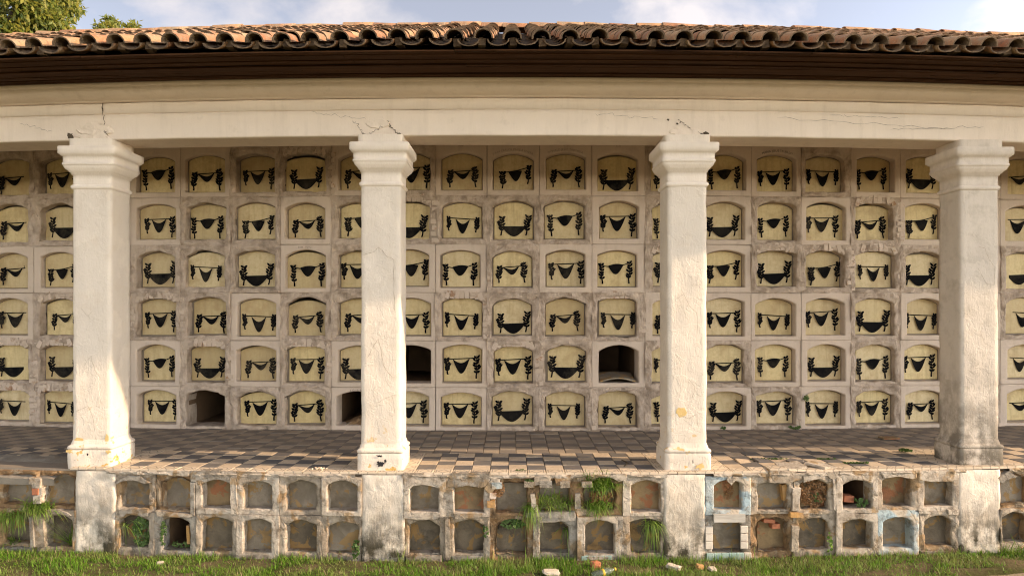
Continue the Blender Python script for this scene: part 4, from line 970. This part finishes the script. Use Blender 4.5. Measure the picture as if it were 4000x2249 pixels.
rock('stone', 'long pale stone slanting in the grass right of the bottle', 'stone', px(1695, 6.95), 7.0, GZ+.03, .075, .035, .022, 'stone_pale', -.5, 5, 'stones in the grass')
rock('stone', 'brown jagged stone before the third column pier', 'stone', px(1760, 6.95), 7.0, GZ+.03, .04, .03, .025, 'brick_orange', .3, 9, 'stones in the grass')
rock('stone', 'small flat pale stone beside the brown jagged one', 'stone', px(1793, 6.9), 6.96, GZ+.03, .04, .04, .014, 'stone_pale', .2, 12, 'stones in the grass')
rock('stone', 'flat pale slab half cut by the bottom edge mid picture', 'stone', px(1386, 6.85), 6.87, GZ+.03, .085, .05, .018, 'stone_pale', .1, 15, 'stones in the grass')
rock('stone', 'small grey stone in the grass at lower left', 'stone', px(398, 6.95), 7.12, GZ+.03, .035, .02, .015, 'stone_pale', .1, 18, 'stones in the grass')
# bottle lying in the grass
bt_o = thing('bottle', 'clear plastic bottle with yellow cap lying in the grass', 'bottle', (px(1520, 6.82), 6.82, GZ+.06))
def lathe_x(prof, n=16):
    b = MB(); rows = [[(x, r_*math.cos(2*PI*i/n), r_*math.sin(2*PI*i/n)) for i in range(n)] for x, r_ in prof]; b.grid(rows, True); b.poly(rows[0][::-1]); b.poly(rows[-1]); return b
for nm, prof, mt in (('body', [(-.14, .02), (-.135, .034), (0, .036), (.03, .036), (.06, .030), (.085, .018), (.10, .013), (.112, .013)], 'glass_bottle'), ('cap', [(.108, .0155), (.11, .0165), (.125, .0165), (.127, .015)], 'yellow'), ('wrapper', [(-.03, .0365), (-.029, .037), (-.008, .037), (-.007, .0365)], 'yellow')):
    m, _ = lathe_x(prof).mesh(nm, mt, True, origin=(0,0,0)); link(nm, m, WORLDLOC[bt_o.name], bt_o)
bt_o.rotation_euler = (0, -.12, .35)
# pebbles heaped on the floor edge, stick, leaf, heaved slab
heap = MB()
for i in range(26):
    x = px(800, YE)+R.gauss(0, .03); c = Vector((x, YE+.10+bow(x)+R.gauss(0, .012), R.uniform(.006, .02))); sz = R.uniform(.007, .013); rows = []
    for a_ in range(5): rows.append([tuple(c+Vector((math.sin(PI*a_/4)*math.cos(2*PI*j/6), math.sin(PI*a_/4)*math.sin(2*PI*j/6), math.cos(PI*a_/4)*.7))*sz*R.uniform(.85, 1.15)) for j in range(6)])
    heap.grid(rows, True)
hp_ = tag(heap.build('pebble_heap', 'pebble'), 'little heap of pale pebbles on the tiled edge left of the second column', 'pebbles'); hp_['kind'] = 'stuff'
b = MB(); xs_ = px(1570, 7.6); b.tube([(xs_, 7.78+bow(1), .012), (xs_+.005, 7.66+bow(1), .03), (xs_+.035, 7.58+bow(1), .025), (xs_-.02, 7.50+bow(1), .01)], [.006, .008, .009, .006]); tag(b.build('stick', 'stick', smooth=True), 'short crooked stick lying on the checkered floor', 'stick')
b = MB(); rows = [[(px(2088, 7.9)+.09*i/8-.05, 8.5+bow(3.3)+.04*j, .01+.006*N3(i, j, 3)) for i in range(9)] for j in range(4)]; 
b = MB(); xx = px(2290, 8.3)
for (dz) in (.035,): b.box(xx-.1, xx+.12, 8.75, 8.9, .02, .034)
tb1 = 0
for nm_lab, (p_, yy_, wx, wy, zz_, rx_, ry_, rz_) in {'pale broken slab tilted up at the floor edge of the right bay': (1985, 7.36, .30, .20, .028, .10, -.07, .12), 'smaller tilted slab leaning right of the larger broken slab': (2062, 7.40, .26, .15, .02, .06, .12, -.25), 'dark triangular slab behind the pale tilted one': (2000, 7.62, .2, .14, .014, .05, .05, .4)}.items():
    q = MB(); n_ = 9; top = []; 
    for i in range(n_):
        a_ = 2*PI*i/n_; k_ = 1+.25*math.sin(i*2.7+p_); top.append((wx*.55*k_*math.cos(a_), wy*.6*k_*math.sin(a_)))
    rows = [[(x, y, z) for x, y in top] for z in (-.014, .012)]; q.grid(rows, True); q.poly(rows[1]); q.poly(rows[0][::-1])
    m_, _ = q.mesh('broken_slab', 'tile_dark' if 'dark' in nm_lab else 'podium_white', origin=(0, 0, 0)); xx_ = px(p_, yy_)
    tag(link('broken_slab', m_, (xx_, yy_+bow(xx_), zz_), rot=(rx_, ry_, rz_)), nm_lab, 'slab')
tag(b.build('broken_tile', 'panel_ochre', bend=True), 'loose broken tile on the floor left of the rightmost column', 'tile')

# ------------------------------------------------------------------ trees beyond the roof
def tree(label, x, y, h, cr, cz, n, seed, leaf):
    rr = random.Random(seed); t = thing('tree', label, 'tree', (x, y, GZ), 'trees beyond the roof')
    b = MB(); tips = []
    b.tube([(x, y, GZ), (x+.15, y, GZ+h*.25), (x-.1, y+.1, GZ+h*.5), (x, y, GZ+h*.8)], [.32, .25, .19, .07], 8)
    for q in range(9):
        a = q*2.4; z0 = GZ+h*(.4+.05*q); e = (x+cr*.7*math.cos(a), y+cr*.7*math.sin(a), z0+h*.18); b.tube([(x, y, z0), ((x+e[0])/2, (y+e[1])/2, z0+h*.12), e], [.1, .06, .025], 6)
    b.build('trunk', 'bark', t, True)
    c = MB(); cl = []
    for _ in range(70):
        v = Vector((rr.gauss(0, 1), rr.gauss(0, 1), rr.gauss(0, 1))).normalized()*rr.uniform(.45, 1.)**.5
        cl.append((x+v.x*cr, y+v.y*cr, GZ+cz+v.z*(h-cz), rr.uniform(.22, .42)*cr*.75))
    for (a, b_, d, s_) in cl:
        for _ in range(n//70):
            v = Vector((rr.gauss(0, 1), rr.gauss(0, 1), rr.gauss(0, .7))).normalized()*s_*rr.uniform(.35, 1.1)
            o = Vector((a, b_, d))+v; u = Vector((rr.gauss(0, 1), rr.gauss(0, 1), rr.gauss(0, 1)-.4)).normalized(); w_ = u.orthogonal().normalized(); ls = leaf*rr.uniform(.6, 1.3)
            c.poly([tuple(o), tuple(o+u*ls*.5+w_*ls*.17), tuple(o+u*ls), tuple(o+u*ls*.5-w_*ls*.17)])
    c.build('crown', 'tree_leaf', t)
tree('broad leafy tree rising behind the roof at the upper left corner', -18.6, 25, 16.0, 2.35, 13.2, 26000, 3, .26)
tree('small tree top peeping over the roof right of the larger tree', -17.9, 31, 15.75, 1.25, 13.9, 6500, 9, .26)
